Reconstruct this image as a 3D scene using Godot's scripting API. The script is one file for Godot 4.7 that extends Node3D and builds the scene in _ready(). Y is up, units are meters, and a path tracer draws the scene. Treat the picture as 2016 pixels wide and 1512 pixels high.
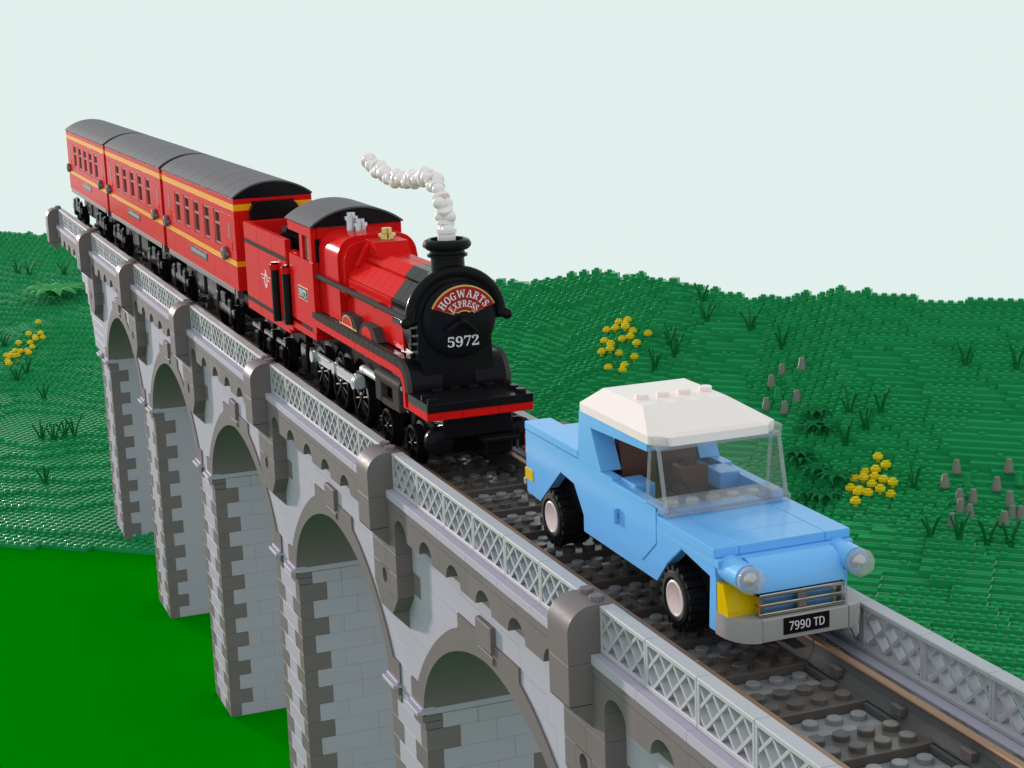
extends Node3D
# A brick-built red steam train and a light blue car on a grey viaduct. All lengths below are in studs; one stud is 8 mm.
const U := 0.008
const CAM_AT := Vector3(80.506, 23.636, 29.933)

class MB:
	# collects triangles, in studs, relative to o; k scales a whole model
	var v := PackedVector3Array()
	var n := PackedVector3Array()
	var o := Vector3.ZERO
	var k := 1.0
	func _init(origin := Vector3.ZERO, scale_by := 1.0):
		o = origin
		k = scale_by
	func tri(a: Vector3, b: Vector3, c: Vector3, na: Vector3, nb: Vector3, nc: Vector3):
		if (b - a).cross(c - a).dot(na + nb + nc) > 0.0:
			v.append_array([a, c, b])
			n.append_array([na, nc, nb])
		else:
			v.append_array([a, b, c])
			n.append_array([na, nb, nc])
	func quad(a: Vector3, b: Vector3, c: Vector3, d: Vector3, q: Vector3):
		tri(a, b, c, q, q, q)
		tri(a, c, d, q, q, q)
	# a flat face turned away from the point inside
	func face(p: Array, inside: Vector3):
		var q: Vector3 = (p[1] - p[0]).cross(p[2] - p[0]).normalized()
		if q.dot(p[0] - inside) < 0.0:
			q = -q
		for i in range(1, p.size() - 1):
			tri(p[0], p[i], p[i + 1], q, q, q)
	# a box with chamfered edges
	func box(a: Vector3, b: Vector3, c := 0.03):
		var lo := Vector3(minf(a.x, b.x), minf(a.y, b.y), minf(a.z, b.z))
		var hi := Vector3(maxf(a.x, b.x), maxf(a.y, b.y), maxf(a.z, b.z))
		var m := (lo + hi) * 0.5
		var h := (hi - lo) * 0.5
		c = minf(c, minf(h.x, minf(h.y, h.z)) * 0.6)
		for i in 3:
			var j := (i + 1) % 3
			var l := (i + 2) % 3
			for s in [-1.0, 1.0]:
				var q := Vector3.ZERO
				q[i] = s
				var p := []
				for w in [[-1, -1], [1, -1], [1, 1], [-1, 1]]:
					var r := Vector3.ZERO
					r[i] = s * h[i]
					r[j] = w[0] * (h[j] - c)
					r[l] = w[1] * (h[l] - c)
					p.append(m + r)
				quad(p[0], p[1], p[2], p[3], q)
				for s2 in [-1.0, 1.0]:
					var q2 := Vector3.ZERO
					q2[i] = s
					q2[j] = s2
					var p2 := []
					for w2 in [[0, -1], [0, 1], [1, 1], [1, -1]]:
						var r2 := Vector3.ZERO
						r2[i] = s * (h[i] - (c if w2[0] else 0.0))
						r2[j] = s2 * (h[j] - (0.0 if w2[0] else c))
						r2[l] = w2[1] * (h[l] - c)
						p2.append(m + r2)
					quad(p2[0], p2[1], p2[2], p2[3], q2.normalized())
		for sx in [-1.0, 1.0]:
			for sy in [-1.0, 1.0]:
				for sz in [-1.0, 1.0]:
					var g := Vector3(sx, sy, sz)
					var q3 := g.normalized()
					tri(m + g * (h - Vector3(0, c, c)), m + g * (h - Vector3(c, 0, c)), m + g * (h - Vector3(c, c, 0)), q3, q3, q3)
	func plain_box(lo: Vector3, hi: Vector3):
		var m := (lo + hi) * 0.5
		var h := (hi - lo) * 0.5
		for i in 3:
			for s in [-1.0, 1.0]:
				var q := Vector3.ZERO
				q[i] = s
				var p := []
				for w in [[-1, -1], [1, -1], [1, 1], [-1, 1]]:
					var r := Vector3.ZERO
					r[i] = s * h[i]
					r[(i + 1) % 3] = w[0] * h[(i + 1) % 3]
					r[(i + 2) % 3] = w[1] * h[(i + 2) % 3]
					p.append(m + r)
				quad(p[0], p[1], p[2], p[3], q)
	func at(p: Vector2, w: float, axis: String) -> Vector3:
		if axis == "z":
			return Vector3(p.x, p.y, w)
		if axis == "x":
			return Vector3(w, p.y, p.x)
		return Vector3(p.x, w, p.y)
	# an outline pushed from w0 to w1 along an axis: "z" takes (x, y), "x" takes (z, y), "y" takes (x, z)
	func prism(poly: Array, axis: String, w0: float, w1: float, smooth := 35.0):
		var p := PackedVector2Array(poly)
		if not Geometry2D.is_polygon_clockwise(p):
			p.reverse()
		var t := Geometry2D.triangulate_polygon(p)
		var up := at(Vector2.ZERO, 1.0, axis)
		for i in range(0, t.size(), 3):
			for e in [[maxf(w0, w1), up], [minf(w0, w1), -up]]:
				tri(at(p[t[i]], e[0], axis), at(p[t[i + 1]], e[0], axis), at(p[t[i + 2]], e[0], axis), e[1], e[1], e[1])
		var c := p.size()
		var en := []
		for i in c:
			var d := (p[(i + 1) % c] - p[i]).normalized()
			en.append(Vector2(-d.y, d.x))
		# the outward side is found from the winding
		var mid := (p[0] + p[1]) * 0.5
		var probe: Vector2 = mid + en[0] * 0.001
		var flip := -1.0 if Geometry2D.is_point_in_polygon(probe, p) else 1.0
		for i in c:
			var e0: Vector2 = en[i] * flip
			var ep: Vector2 = en[(i + c - 1) % c] * flip
			var ex: Vector2 = en[(i + 1) % c] * flip
			var na := (e0 + ep).normalized() if e0.dot(ep) > cos(deg_to_rad(smooth)) else e0
			var nb := (e0 + ex).normalized() if e0.dot(ex) > cos(deg_to_rad(smooth)) else e0
			var a := at(p[i], w0, axis)
			var b := at(p[i], w1, axis)
			var g := at(p[(i + 1) % c], w1, axis)
			var h := at(p[(i + 1) % c], w0, axis)
			var n0 := at(na, 0.0, axis)
			var n1 := at(nb, 0.0, axis)
			tri(a, b, g, n0, n0, n1)
			tri(a, g, h, n0, n1, n1)
	# profile points are (radius, height along the axis)
	func lathe(profile: Array, base: Vector3, axis: Vector3, seg := 20, soft := false):
		var w := axis.normalized()
		var s := w.cross(Vector3(0.31, 0.77, 0.56)).normalized()
		var f := w.cross(s)
		var pn := []
		for i in profile.size() - 1:
			var d: Vector2 = profile[i + 1] - profile[i]
			pn.append(Vector2(d.y, -d.x).normalized())
		for i in profile.size() - 1:
			var p0: Vector2 = profile[i]
			var p1: Vector2 = profile[i + 1]
			var q0: Vector2 = pn[i]
			var q1: Vector2 = pn[i]
			if soft:
				q0 = (pn[maxi(i - 1, 0)] + pn[i]).normalized()
				q1 = (pn[mini(i + 1, pn.size() - 1)] + pn[i]).normalized()
			for j in seg:
				var a0 := TAU * j / seg
				var a1 := TAU * (j + 1) / seg
				var r0 := s * cos(a0) + f * sin(a0)
				var r1 := s * cos(a1) + f * sin(a1)
				var A := base + r0 * p0.x + w * p0.y
				var B := base + r1 * p0.x + w * p0.y
				var D := base + r1 * p1.x + w * p1.y
				var E := base + r0 * p1.x + w * p1.y
				if p0.x > 0.0005:
					tri(A, B, D, r0 * q0.x + w * q0.y, r1 * q0.x + w * q0.y, r1 * q1.x + w * q1.y)
				if p1.x > 0.0005:
					tri(A, D, E, r0 * q0.x + w * q0.y, r1 * q1.x + w * q1.y, r0 * q1.x + w * q1.y)
	func cyl(a: Vector3, b: Vector3, r: float, seg := 16):
		var l := a.distance_to(b)
		lathe([Vector2(0, 0), Vector2(r, 0), Vector2(r, l), Vector2(0, l)], a, b - a, seg)
	func ball(c: Vector3, r: float, seg := 14, squash := 1.0):
		var p := []
		for i in 9:
			var t := PI * i / 8.0
			p.append(Vector2(r * sin(t), -r * cos(t) * squash))
		lathe(p, c, Vector3.UP, seg, true)
	func stud(x: float, y: float, z: float, r := 0.29, h := 0.21, seg := 12):
		lathe([Vector2(r, 0), Vector2(r, h - 0.03), Vector2(r - 0.03, h), Vector2(0, h)], Vector3(x, y, z), Vector3.UP, seg)
	# a round bar along a list of points
	func tube(pts: Array, r: float, seg := 10):
		var up := Vector3(0.2, 0.93, 0.31)
		var rings := []
		for i in pts.size():
			var d: Vector3 = (pts[mini(i + 1, pts.size() - 1)] - pts[maxi(i - 1, 0)]).normalized()
			var s := d.cross(up).normalized()
			rings.append([pts[i], s, d.cross(s)])
		for i in rings.size() - 1:
			for j in seg:
				var a0 := TAU * j / seg
				var a1 := TAU * (j + 1) / seg
				var p: Array = rings[i]
				var q: Array = rings[i + 1]
				var n0: Vector3 = p[1] * cos(a0) + p[2] * sin(a0)
				var n1: Vector3 = p[1] * cos(a1) + p[2] * sin(a1)
				var m0: Vector3 = q[1] * cos(a0) + q[2] * sin(a0)
				var m1: Vector3 = q[1] * cos(a1) + q[2] * sin(a1)
				tri(p[0] + n0 * r, p[0] + n1 * r, q[0] + m1 * r, n0, n1, m1)
				tri(p[0] + n0 * r, q[0] + m1 * r, q[0] + m0 * r, n0, m1, m0)
		for e in [[0, 1], [rings.size() - 1, rings.size() - 2]]:
			var c: Array = rings[e[0]]
			var out: Vector3 = (c[0] - rings[e[1]][0]).normalized()
			for j in seg:
				var b0: Vector3 = c[1] * cos(TAU * j / seg) + c[2] * sin(TAU * j / seg)
				var b1: Vector3 = c[1] * cos(TAU * (j + 1) / seg) + c[2] * sin(TAU * (j + 1) / seg)
				tri(c[0], c[0] + b0 * r, c[0] + b1 * r, out, out, out)
	# an upright plate facing z with a round hole through it
	func holed(x0: float, x1: float, y0: float, y1: float, c: Vector2, r: float, z0: float, z1: float):
		var seg := 24
		var ring := []
		for j in seg:
			var d := Vector2(cos(TAU * j / seg), sin(TAU * j / seg))
			var t := 1e9
			if absf(d.x) > 1e-6:
				t = minf(t, ((x1 if d.x > 0 else x0) - c.x) / d.x)
			if absf(d.y) > 1e-6:
				t = minf(t, ((y1 if d.y > 0 else y0) - c.y) / d.y)
			ring.append([c + d * r, c + d * t, d])
		for j in seg:
			var a: Array = ring[j]
			var b: Array = ring[(j + 1) % seg]
			for e in [[z1, 1.0], [z0, -1.0]]:
				var q := Vector3(0, 0, e[1])
				quad(at(a[0], e[0], "z"), at(b[0], e[0], "z"), at(b[1], e[0], "z"), at(a[1], e[0], "z"), q)
			var na := -at(a[2], 0, "z")
			var nb := -at(b[2], 0, "z")
			tri(at(a[0], z0, "z"), at(b[0], z0, "z"), at(b[0], z1, "z"), na, nb, nb)
			tri(at(a[0], z0, "z"), at(b[0], z1, "z"), at(a[0], z1, "z"), na, nb, na)
		# corners the rays passed by, and the outer sides
		for w in [[x0, y0], [x1, y0], [x1, y1], [x0, y1]]:
			for j in seg:
				var g: Vector2 = ring[j][1]
				var h: Vector2 = ring[(j + 1) % seg][1]
				if (absf(g.x - w[0]) < 1e-4 and absf(h.y - w[1]) < 1e-4) or (absf(g.y - w[1]) < 1e-4 and absf(h.x - w[0]) < 1e-4):
					if absf(g.x - h.x) > 1e-4 and absf(g.y - h.y) > 1e-4:
						tri(at(g, z1, "z"), at(h, z1, "z"), Vector3(w[0], w[1], z1), Vector3.BACK, Vector3.BACK, Vector3.BACK)
	func mesh() -> ArrayMesh:
		var p := PackedVector3Array()
		p.resize(v.size())
		for i in v.size():
			p[i] = (v[i] - o) * k * U
		var arr := []
		arr.resize(Mesh.ARRAY_MAX)
		arr[Mesh.ARRAY_VERTEX] = p
		arr[Mesh.ARRAY_NORMAL] = n
		var m := ArrayMesh.new()
		m.add_surface_from_arrays(Mesh.PRIMITIVE_TRIANGLES, arr)
		return m

var mats := {}
var used := {}
var rng := RandomNumberGenerator.new()
var grain: NoiseTexture2D
var dimple: NoiseTexture2D

# ---------------------------------------------------------------- helpers for things and parts
func numbered(called: String) -> String:
	used[called] = used.get(called, 0) + 1
	return called if used[called] == 1 else "%s_%03d" % [called, used[called] - 1]

func tag(o: Node, label: String, category: String, group := "", kind := ""):
	if label:
		o.set_meta("label", label)
	if category:
		o.set_meta("category", category)
	if group:
		o.set_meta("group", group)
	if kind:
		o.set_meta("kind", kind)

func thing(called: String, label: String, category: String, at: Vector3, group := "") -> Node3D:
	var t := Node3D.new()
	t.name = numbered(called)
	add_child(t)
	t.position = at * U
	tag(t, label, category, group)
	return t

func inst(parent: Node, called: String, m: Mesh, material: Material, pos := Vector3.ZERO, turn := Vector3.ZERO) -> MeshInstance3D:
	var i := MeshInstance3D.new()
	i.name = called
	i.mesh = m
	i.material_override = material
	parent.add_child(i, true)
	i.position = pos * U
	i.rotation = turn
	return i

func part(parent: Node, called: String, b: MB, mat: String) -> MeshInstance3D:
	return inst(parent, called, b.mesh(), mats[mat])

func bx(parent: Node, called: String, mat: String, o: Vector3, a: Vector3, b: Vector3, c := 0.03, k := 1.0) -> MeshInstance3D:
	var m := MB.new(o, k)
	m.box(a, b, c)
	return part(parent, called, m, mat)

func mirrored(poly: Array) -> Array:
	# an outline given for its left half, from the bottom up to the middle
	var out := poly.duplicate()
	for i in range(poly.size() - 1, -1, -1):
		if absf(poly[i].x) > 0.001:
			out.append(Vector2(-poly[i].x, poly[i].y))
	return out

# ---------------------------------------------------------------- materials
func plastic(called: String, linear: Color, rough := 0.2, spec := 0.4, grainy := true) -> StandardMaterial3D:
	var m := StandardMaterial3D.new()
	m.albedo_color = linear.linear_to_srgb()
	m.roughness = rough
	m.metallic_specular = spec
	if grainy:
		m.roughness = 1.0
		m.roughness_texture = grain if rough < 0.35 else dimple
		m.uv1_triplanar = true
		m.uv1_world_triplanar = true
		m.uv1_scale = Vector3.ONE * 14.0
	mats[called] = m
	return m

func clear(called: String, linear: Color, alpha: float, rough := 0.04) -> StandardMaterial3D:
	var m := StandardMaterial3D.new()
	var c := linear.linear_to_srgb()
	c.a = alpha
	m.albedo_color = c
	m.transparency = BaseMaterial3D.TRANSPARENCY_ALPHA
	m.metallic_specular = 0.25
	m.roughness = rough
	mats[called] = m
	return m

func shiny(called: String, linear: Color, rough: float, metal := 1.0) -> StandardMaterial3D:
	var m := StandardMaterial3D.new()
	m.albedo_color = linear.linear_to_srgb()
	m.metallic = metal
	m.roughness = rough
	mats[called] = m
	return m

func noise_map(freq: float, low: float, high: float) -> NoiseTexture2D:
	var t := NoiseTexture2D.new()
	t.width = 512
	t.height = 512
	t.seamless = true
	var f := FastNoiseLite.new()
	f.seed = 7
	f.frequency = freq
	f.fractal_octaves = 4
	t.noise = f
	var g := Gradient.new()
	g.set_color(0, Color(low, low, low))
	g.set_color(1, Color(high, high, high))
	t.color_ramp = g
	return t

func make_materials():
	grain = noise_map(0.03, 0.15, 0.24)
	dimple = noise_map(0.06, 0.40, 0.56)
	plastic("red", Color(0.70, 0.011, 0.011), 0.2, 0.09)
	plastic("dark_red", Color(0.30, 0.012, 0.010), 0.2, 0.3)
	plastic("black", Color(0.0095, 0.008, 0.010), 0.2, 0.2)
	plastic("rod_dark", Color(0.075, 0.066, 0.066), 0.8, 0.04, false)
	plastic("soot", Color(0.008, 0.007, 0.008), 0.5, 0.12)
	plastic("roof_grey", Color(0.105, 0.090, 0.108), 0.5, 0.25)
	plastic("tile_grey", Color(0.075, 0.062, 0.063), 0.5, 0.03)
	plastic("dark_grey", Color(0.212, 0.169, 0.185), 0.5, 0.15)
	plastic("dark_grey_b", Color(0.203, 0.162, 0.176), 0.5, 0.15)
	plastic("dark_grey_c", Color(0.220, 0.176, 0.193), 0.5, 0.15)
	plastic("light_grey", Color(0.485, 0.432, 0.545), 0.5, 0.13)
	plastic("light_grey_b", Color(0.480, 0.428, 0.540), 0.5, 0.13)
	plastic("light_grey_c", Color(0.490, 0.437, 0.550), 0.5, 0.13)
	plastic("fence_grey", Color(0.47, 0.45, 0.50), 0.5, 0.35)
	plastic("sleeper_grey", Color(0.115, 0.094, 0.090), 0.2, 0.4)
	plastic("web_grey", Color(0.105, 0.10, 0.105), 0.5, 0.04)
	plastic("rod_grey", Color(0.42, 0.41, 0.46), 0.5, 0.4)
	plastic("bumper_grey", Color(0.37, 0.345, 0.345), 0.2, 0.4)
	plastic("green", Color(0.018, 0.300, 0.098), 0.2, 0.25)
	plastic("green_b", Color(0.016, 0.280, 0.090), 0.2, 0.25)
	plastic("green_c", Color(0.021, 0.320, 0.106), 0.2, 0.25)
	plastic("leaf_green", Color(0.008, 0.15, 0.045), 0.5, 0.1)
	plastic("pale_leaf_green", Color(0.045, 0.30, 0.075), 0.5, 0.2)
	plastic("mat_green", Color(0.0, 0.235, 0.0), 1.0, 0.0, false)
	plastic("flower_yellow", Color(0.78, 0.57, 0.01))
	plastic("stripe_yellow", Color(0.95, 0.37, 0.012), 0.2, 0.12)
	plastic("cone_grey", Color(0.21, 0.20, 0.185), 0.5)
	plastic("white", Color(0.95, 0.785, 0.78), 0.2, 0.4)
	plastic("smoke_white", Color(0.94, 0.80, 0.83), 0.2, 0.4)
	plastic("blue", Color(0.165, 0.46, 0.92), 0.2, 0.45)
	plastic("rubber", Color(0.010, 0.008, 0.010), 0.5, 0.3)
	plastic("plate_red", Color(0.40, 0.018, 0.014), 0.3, 0.2, false)
	plastic("gold_print", Color(0.85, 0.46, 0.17), 0.3, 0.2, false)
	plastic("pale_print", Color(0.80, 0.72, 0.80), 0.3, 0.2, false)
	plastic("dull_print", Color(0.30, 0.29, 0.31), 0.5, 0.2, false)
	plastic("seat_brown", Color(0.10, 0.022, 0.014))
	plastic("case_brown", Color(0.16, 0.06, 0.03))
	plastic("frame_mauve", Color(0.40, 0.125, 0.135), 0.5, 0.1)
	shiny("rail_metal", Color(0.36, 0.20, 0.13), 0.45, 0.6)
	shiny("silver", Color(0.58, 0.56, 0.62), 0.25)
	shiny("gold", Color(0.62, 0.42, 0.13), 0.12)
	shiny("chrome", Color(0.50, 0.43, 0.38), 0.15)
	clear("pane", Color(0.42, 0.20, 0.17), 0.55)
	clear("windscreen", Color(0.34, 0.32, 0.32), 0.05)
	clear("windscreen_edge", Color(0.56, 0.53, 0.57), 0.30)
	clear("lamp_clear", Color(0.62, 0.58, 0.56), 0.36)
	clear("amber", Color(0.90, 0.56, 0.0), 0.80)
	plastic("deck_grey", Color(0.27, 0.255, 0.275), 0.2, 0.3)
	clear("tail_red", Color(0.45, 0.01, 0.02), 0.85)

# ---------------------------------------------------------------- lettering
func letter_mesh(txt: String, serif: bool) -> ArrayMesh:
	var f := SystemFont.new()
	f.font_names = PackedStringArray(["Droid Serif" if serif else "Droid Sans"])
	f.font_weight = 700 if serif else 400
	var t := TextMesh.new()
	t.font = f
	t.text = txt
	t.font_size = 64
	t.pixel_size = 0.01
	t.depth = 0.05
	t.curve_step = 2.0
	var s := SurfaceTool.new()
	s.append_from(t, 0, Transform3D())
	return s.commit()

# one row of letters as one mesh, h studs tall and w wide, centred, facing +z
func words(txt: String, serif: bool, w: float, h: float) -> ArrayMesh:
	var m := letter_mesh(txt, serif)
	var b := m.get_aabb()
	var s := SurfaceTool.new()
	var sc := Vector3(w / b.size.x, h / b.size.y, 0.02 / b.size.z) * U
	s.append_from(m, 0, Transform3D(Basis.from_scale(sc), -b.get_center() * sc))
	return s.commit()

# letters set along a circle of radius r, facing +z
func arc_words(txt: String, r: float, h: float, from_deg: float, to_deg: float) -> ArrayMesh:
	var s := SurfaceTool.new()
	var total := 0.0
	var ms := []
	for ch in txt:
		var m := letter_mesh(ch, true)
		var b := m.get_aabb()
		ms.append([m, b])
		total += b.size.x
	var gap := total * 0.16 / txt.length()
	total += gap * (txt.length() - 1)
	var run := 0.0
	for e in ms:
		var box: AABB = e[1]
		var mid := (run + box.size.x * 0.5) / total
		run += box.size.x + gap
		var ang := deg_to_rad(lerpf(from_deg, to_deg, mid))
		var width := box.size.x / total * deg_to_rad(absf(to_deg - from_deg)) * r * 0.98
		var sc := Vector3(width / box.size.x, h / box.size.y, 0.02 / box.size.z) * U
		var place := Transform3D(Basis(Vector3.BACK, ang - PI / 2), Vector3(cos(ang), sin(ang), 0) * r * U)
		s.append_from(e[0], 0, place * Transform3D(Basis.from_scale(sc), -box.get_center() * sc))
	return s.commit()

# ---------------------------------------------------------------- the landscape
const RIDGE := [[-0.37, 345.0, -14.77], [-0.285, 333.0, -15.91], [-0.2581, 322.9, -15.68], [-0.1717, 290.5, -15.84], [-0.0862, 258.7, -14.57], [-0.0087, 230.0, -12.0], [0.0143, 224.1, -11.48], [0.0346, 219.0, -10.07], [0.0548, 213.9, -9.06], [0.072, 209.5, -8.77], [0.0893, 205.1, -8.87], [0.1152, 198.5, -9.0], [0.1267, 196.3, -9.47], [0.144, 194.1, -9.62], [0.1614, 191.8, -9.14], [0.1788, 189.6, -8.49], [0.1874, 188.5, -8.03], [0.2106, 185.6, -7.92], [0.2149, 185.0, -8.28], [0.2454, 181.9, -8.33], [0.2936, 178.3, -8.43], [0.4054, 170.0, -8.53]]
const FOOT := [[-0.45, 186.0], [-0.30, 184.0], [-0.215, 180.0], [-0.10, 152.0], [0.0, 128.0], [0.1, 118.0], [0.45, 108.0]]
const FLOOR_Y := -32.4
const TURN := 0.8147
var swell := FastNoiseLite.new()
var patch := FastNoiseLite.new()

func table(t: Array, x: float, col: int) -> float:
	for i in t.size() - 1:
		if x < t[i + 1][0]:
			return lerpf(t[i][col], t[i + 1][col], clampf((x - t[i][0]) / (t[i + 1][0] - t[i][0]), 0, 1))
	return t[t.size() - 1][col]

func _from_camera(t: float, u: float) -> Vector2:
	return Vector2(CAM_AT.x - 0.9343 * t + 0.35649 * u, CAM_AT.z - 0.35649 * t - 0.9343 * u)

# height of the landscape at a place, or NAN where it does not reach
func land(x: float, z: float) -> float:
	var dx := x - CAM_AT.x
	var dz := z - CAM_AT.z
	var t := -0.9343 * dx - 0.35649 * dz
	var u := 0.35649 * dx - 0.9343 * dz
	if t < 60.0:
		return NAN
	var q := u / t
	if q < -0.40 or q > 0.40:
		return NAN
	var t0 := table(FOOT, q, 1)
	var t1 := table(RIDGE, q, 1)
	if t < t0 or t > t1:
		return NAN
	var g := (t - t0) / (t1 - t0)
	var top := table(RIDGE, q, 2)
	var s := g * (0.40 + 0.60 * g)
	var wave := swell.get_noise_2d(x, z) * 2.0 * sin(PI * clampf(g, 0, 1))
	return lerpf(FLOOR_Y + 0.4, top, s) + wave

func cell_to_world(i: int, j: int) -> Vector2:
	var c := cos(TURN)
	var s := sin(TURN)
	var a := i + 0.5
	var b := j + 0.5
	return Vector2(a * c + b * s, -a * s + b * c)

func step_height(i: int, j: int) -> float:
	var w := cell_to_world(i, j)
	var h := land(w.x, w.y)
	return NAN if is_nan(h) else roundf(h / 0.4) * 0.4

func ground_at(x: float, z: float) -> float:
	var c := cos(TURN)
	var s := sin(TURN)
	var h := step_height(floori(x * c - z * s), floori(x * s + z * c))
	return FLOOR_Y if is_nan(h) else h

func build_land():
	swell.seed = 11
	swell.frequency = 0.022
	swell.fractal_octaves = 3
	patch.seed = 5
	patch.frequency = 0.045
	patch.fractal_octaves = 2
	var hill := Node3D.new()
	hill.name = "hill"
	add_child(hill)
	hill.rotation.y = TURN
	tag(hill, "stepped green hillside of studded plates behind the viaduct", "", "", "structure")
	var i0 := -240
	var i1 := 60
	var j0 := -215
	var j1 := 20
	var w := i1 - i0
	var hs := PackedFloat32Array()
	hs.resize(w * (j1 - j0))
	for j in range(j0, j1):
		for i in range(i0, i1):
			hs[(j - j0) * w + i - i0] = step_height(i, j)
	var ms := [MB.new(), MB.new(), MB.new()]
	var places := []
	var plates := []
	for j in range(j0 + 1, j1 - 1):
		var i := i0 + 1
		while i < i1 - 1:
			var y: float = hs[(j - j0) * w + i - i0]
			if is_nan(y):
				i += 1
				continue
			var e := i
			# plates run along the terrace up to eight studs
			while e < i1 - 1 and e - i < 8 and hs[(j - j0) * w + e - i0] == y:
				e += 1
			var tone := rng.randi() % 3
			var m: MB = ms[tone]
			var w0 := cell_to_world((i + e) / 2, j)
			var away := Vector2(w0.x - CAM_AT.x, w0.y - CAM_AT.z).length()
			if e - i >= 3 and w0.y < -40.0 and w0.x < -22.0:
				plates.append([away, i, e, j, y, tone])
			else:
				m.quad(Vector3(i, y, j), Vector3(e, y, j), Vector3(e, y, j + 1), Vector3(i, y, j + 1), Vector3.UP)
			for k in range(i, e):
				for d in [[1, 0], [-1, 0], [0, 1], [0, -1]]:
					var o: float = hs[(j + d[1] - j0) * w + k + d[0] - i0]
					var low := FLOOR_Y - 0.1 if is_nan(o) else o
					if low < y - 0.01:
						var a := Vector3(k + (1 if d[0] > 0 else 0), y, j + (1 if d[1] > 0 else 0))
						var b := a + Vector3(absf(d[1]), 0, absf(d[0]))
						m.quad(a, b, Vector3(b.x, low, b.z), Vector3(a.x, low, a.z), Vector3(d[0], 0, d[1]))
				var c := cell_to_world(k, j)
				var bare := patch.get_noise_2d(c.x, c.y) + 0.25 * sin(PI * clampf((y + 31.0) / 20.0, 0.0, 1.0))
				if bare < 0.22 or y < -26.5 or c.x < -150.0 or rng.randf() < 0.15:
					places.append(Vector3(k + 0.5, y, j + 0.5))
			i = e
	# the nearest long plates are pieces of their own
	plates.sort_custom(func(a, b): return a[0] < b[0])
	var shapes := {}
	for q in plates.size():
		var p: Array = plates[q]
		if q < 290:
			var l: int = p[2] - p[1]
			if not shapes.has(l):
				var pm := MB.new()
				pm.box(Vector3(0.012, -0.4, 0.012), Vector3(l - 0.012, 0, 0.988), 0.004)
				shapes[l] = pm.mesh()
			inst(hill, "plate", shapes[l], mats[["green", "green_b", "green_c"][p[5]]], Vector3(p[1], p[4], p[3]))
		else:
			ms[p[5]].quad(Vector3(p[1], p[4], p[3]), Vector3(p[2], p[4], p[3]), Vector3(p[2], p[4], p[3] + 1), Vector3(p[1], p[4], p[3] + 1), Vector3.UP)
	for q in 3:
		tag(part(hill, "stepped_plates", ms[q], ["green", "green_b", "green_c"][q]), "", "", "", "stuff")
	var s := MB.new()
	s.stud(0, 0, 0, 0.3, 0.22, 10)
	var mm := MultiMesh.new()
	mm.transform_format = MultiMesh.TRANSFORM_3D
	mm.mesh = s.mesh()
	mm.instance_count = places.size()
	for i in places.size():
		mm.set_instance_transform(i, Transform3D(Basis(), places[i] * U))
	var mi := MultiMeshInstance3D.new()
	mi.name = "studs"
	mi.multimesh = mm
	mi.material_override = mats.green
	hill.add_child(mi)
	tag(mi, "", "", "", "stuff")
	print("land studs ", places.size())

# ---------------------------------------------------------------- the viaduct
const ZW := 3.88    # face of the piers and the main wall
const ZA := 4.77    # face of the row of small arches
const ZP := 5.75    # face of the posts
const FIRST := -5   # the bays run from here
const LAST := 1     # to here

func shade(kind: String) -> String:
	return kind + ["", "", "_b", "_c"][rng.randi() % 4]

func fence_mesh() -> ArrayMesh:
	# four studs long, from x 0 to 4, y -0.77 to 1.1, outer face at z 0, 0.5 deep
	var m := MB.new()
	var y0 := -0.77
	var y1 := 1.10
	m.box(Vector3(0.01, y1 - 0.2, -0.62), Vector3(3.99, y1, 0), 0.03)
	m.box(Vector3(0.01, y0, -0.62), Vector3(3.99, y0 + 0.2, 0), 0.03)
	m.box(Vector3(0.01, y0 + 0.19, -0.5), Vector3(0.17, y1 - 0.19, -0.01), 0.02)
	m.box(Vector3(3.83, y0 + 0.19, -0.5), Vector3(3.99, y1 - 0.19, -0.01), 0.02)
	var frame := PackedVector2Array([Vector2(0.16, y0 + 0.19), Vector2(3.84, y0 + 0.19), Vector2(3.84, y1 - 0.19), Vector2(0.16, y1 - 0.19)])
	var step := 1.06
	var rise := 0.98
	for s in [-1.0, 1.0]:
		for i in range(-4, 9):
			var x := 0.53 + i * step - (0.0 if s > 0 else 0.0)
			var a := Vector2(x, y0 + 0.19)
			var d := Vector2(s * step * 0.5, rise * 0.5)
			var e := a + d * 4.0
			var q := Vector2(-d.y, d.x).normalized() * 0.065
			for c in Geometry2D.intersect_polygons(PackedVector2Array([a - q - d, e - q, e + q, a + q - d]), frame):
				m.prism(Array(c), "z", -0.42 if s > 0 else -0.40, -0.03 if s > 0 else -0.045, 0.0)
	return m.mesh()

func ring_outline(xc: float) -> Array:
	var left := [Vector2(-12, -12.2), Vector2(-12, -11.05), Vector2(-10.9, -11.05), Vector2(-10.4, -10.35), Vector2(-9.85, -9.68), Vector2(-9.2, -9.02), Vector2(-8.55, -8.45), Vector2(-7.95, -7.95), Vector2(-7.3, -7.48), Vector2(-6.65, -7.05), Vector2(-5.9, -6.6), Vector2(-5.15, -6.2), Vector2(-4, -5.72), Vector2(-4, -5.0)]
	var out := []
	for p in mirrored(left):
		out.append(p + Vector2(xc, 0))
	return out

func intrados(xc: float) -> Array:
	var out := []
	for i in range(0, 41):
		var dx := -10.0 + 20.0 * (0.5 - 0.5 * cos(PI * i / 40.0))
		var f := pow(absf(dx) / 10.0, 1.75)
		out.append(Vector2(xc + dx, -12.2 + 6.0 * pow(maxf(1.0 - f, 0.0), 1.0 / 1.75)))
	return out

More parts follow.
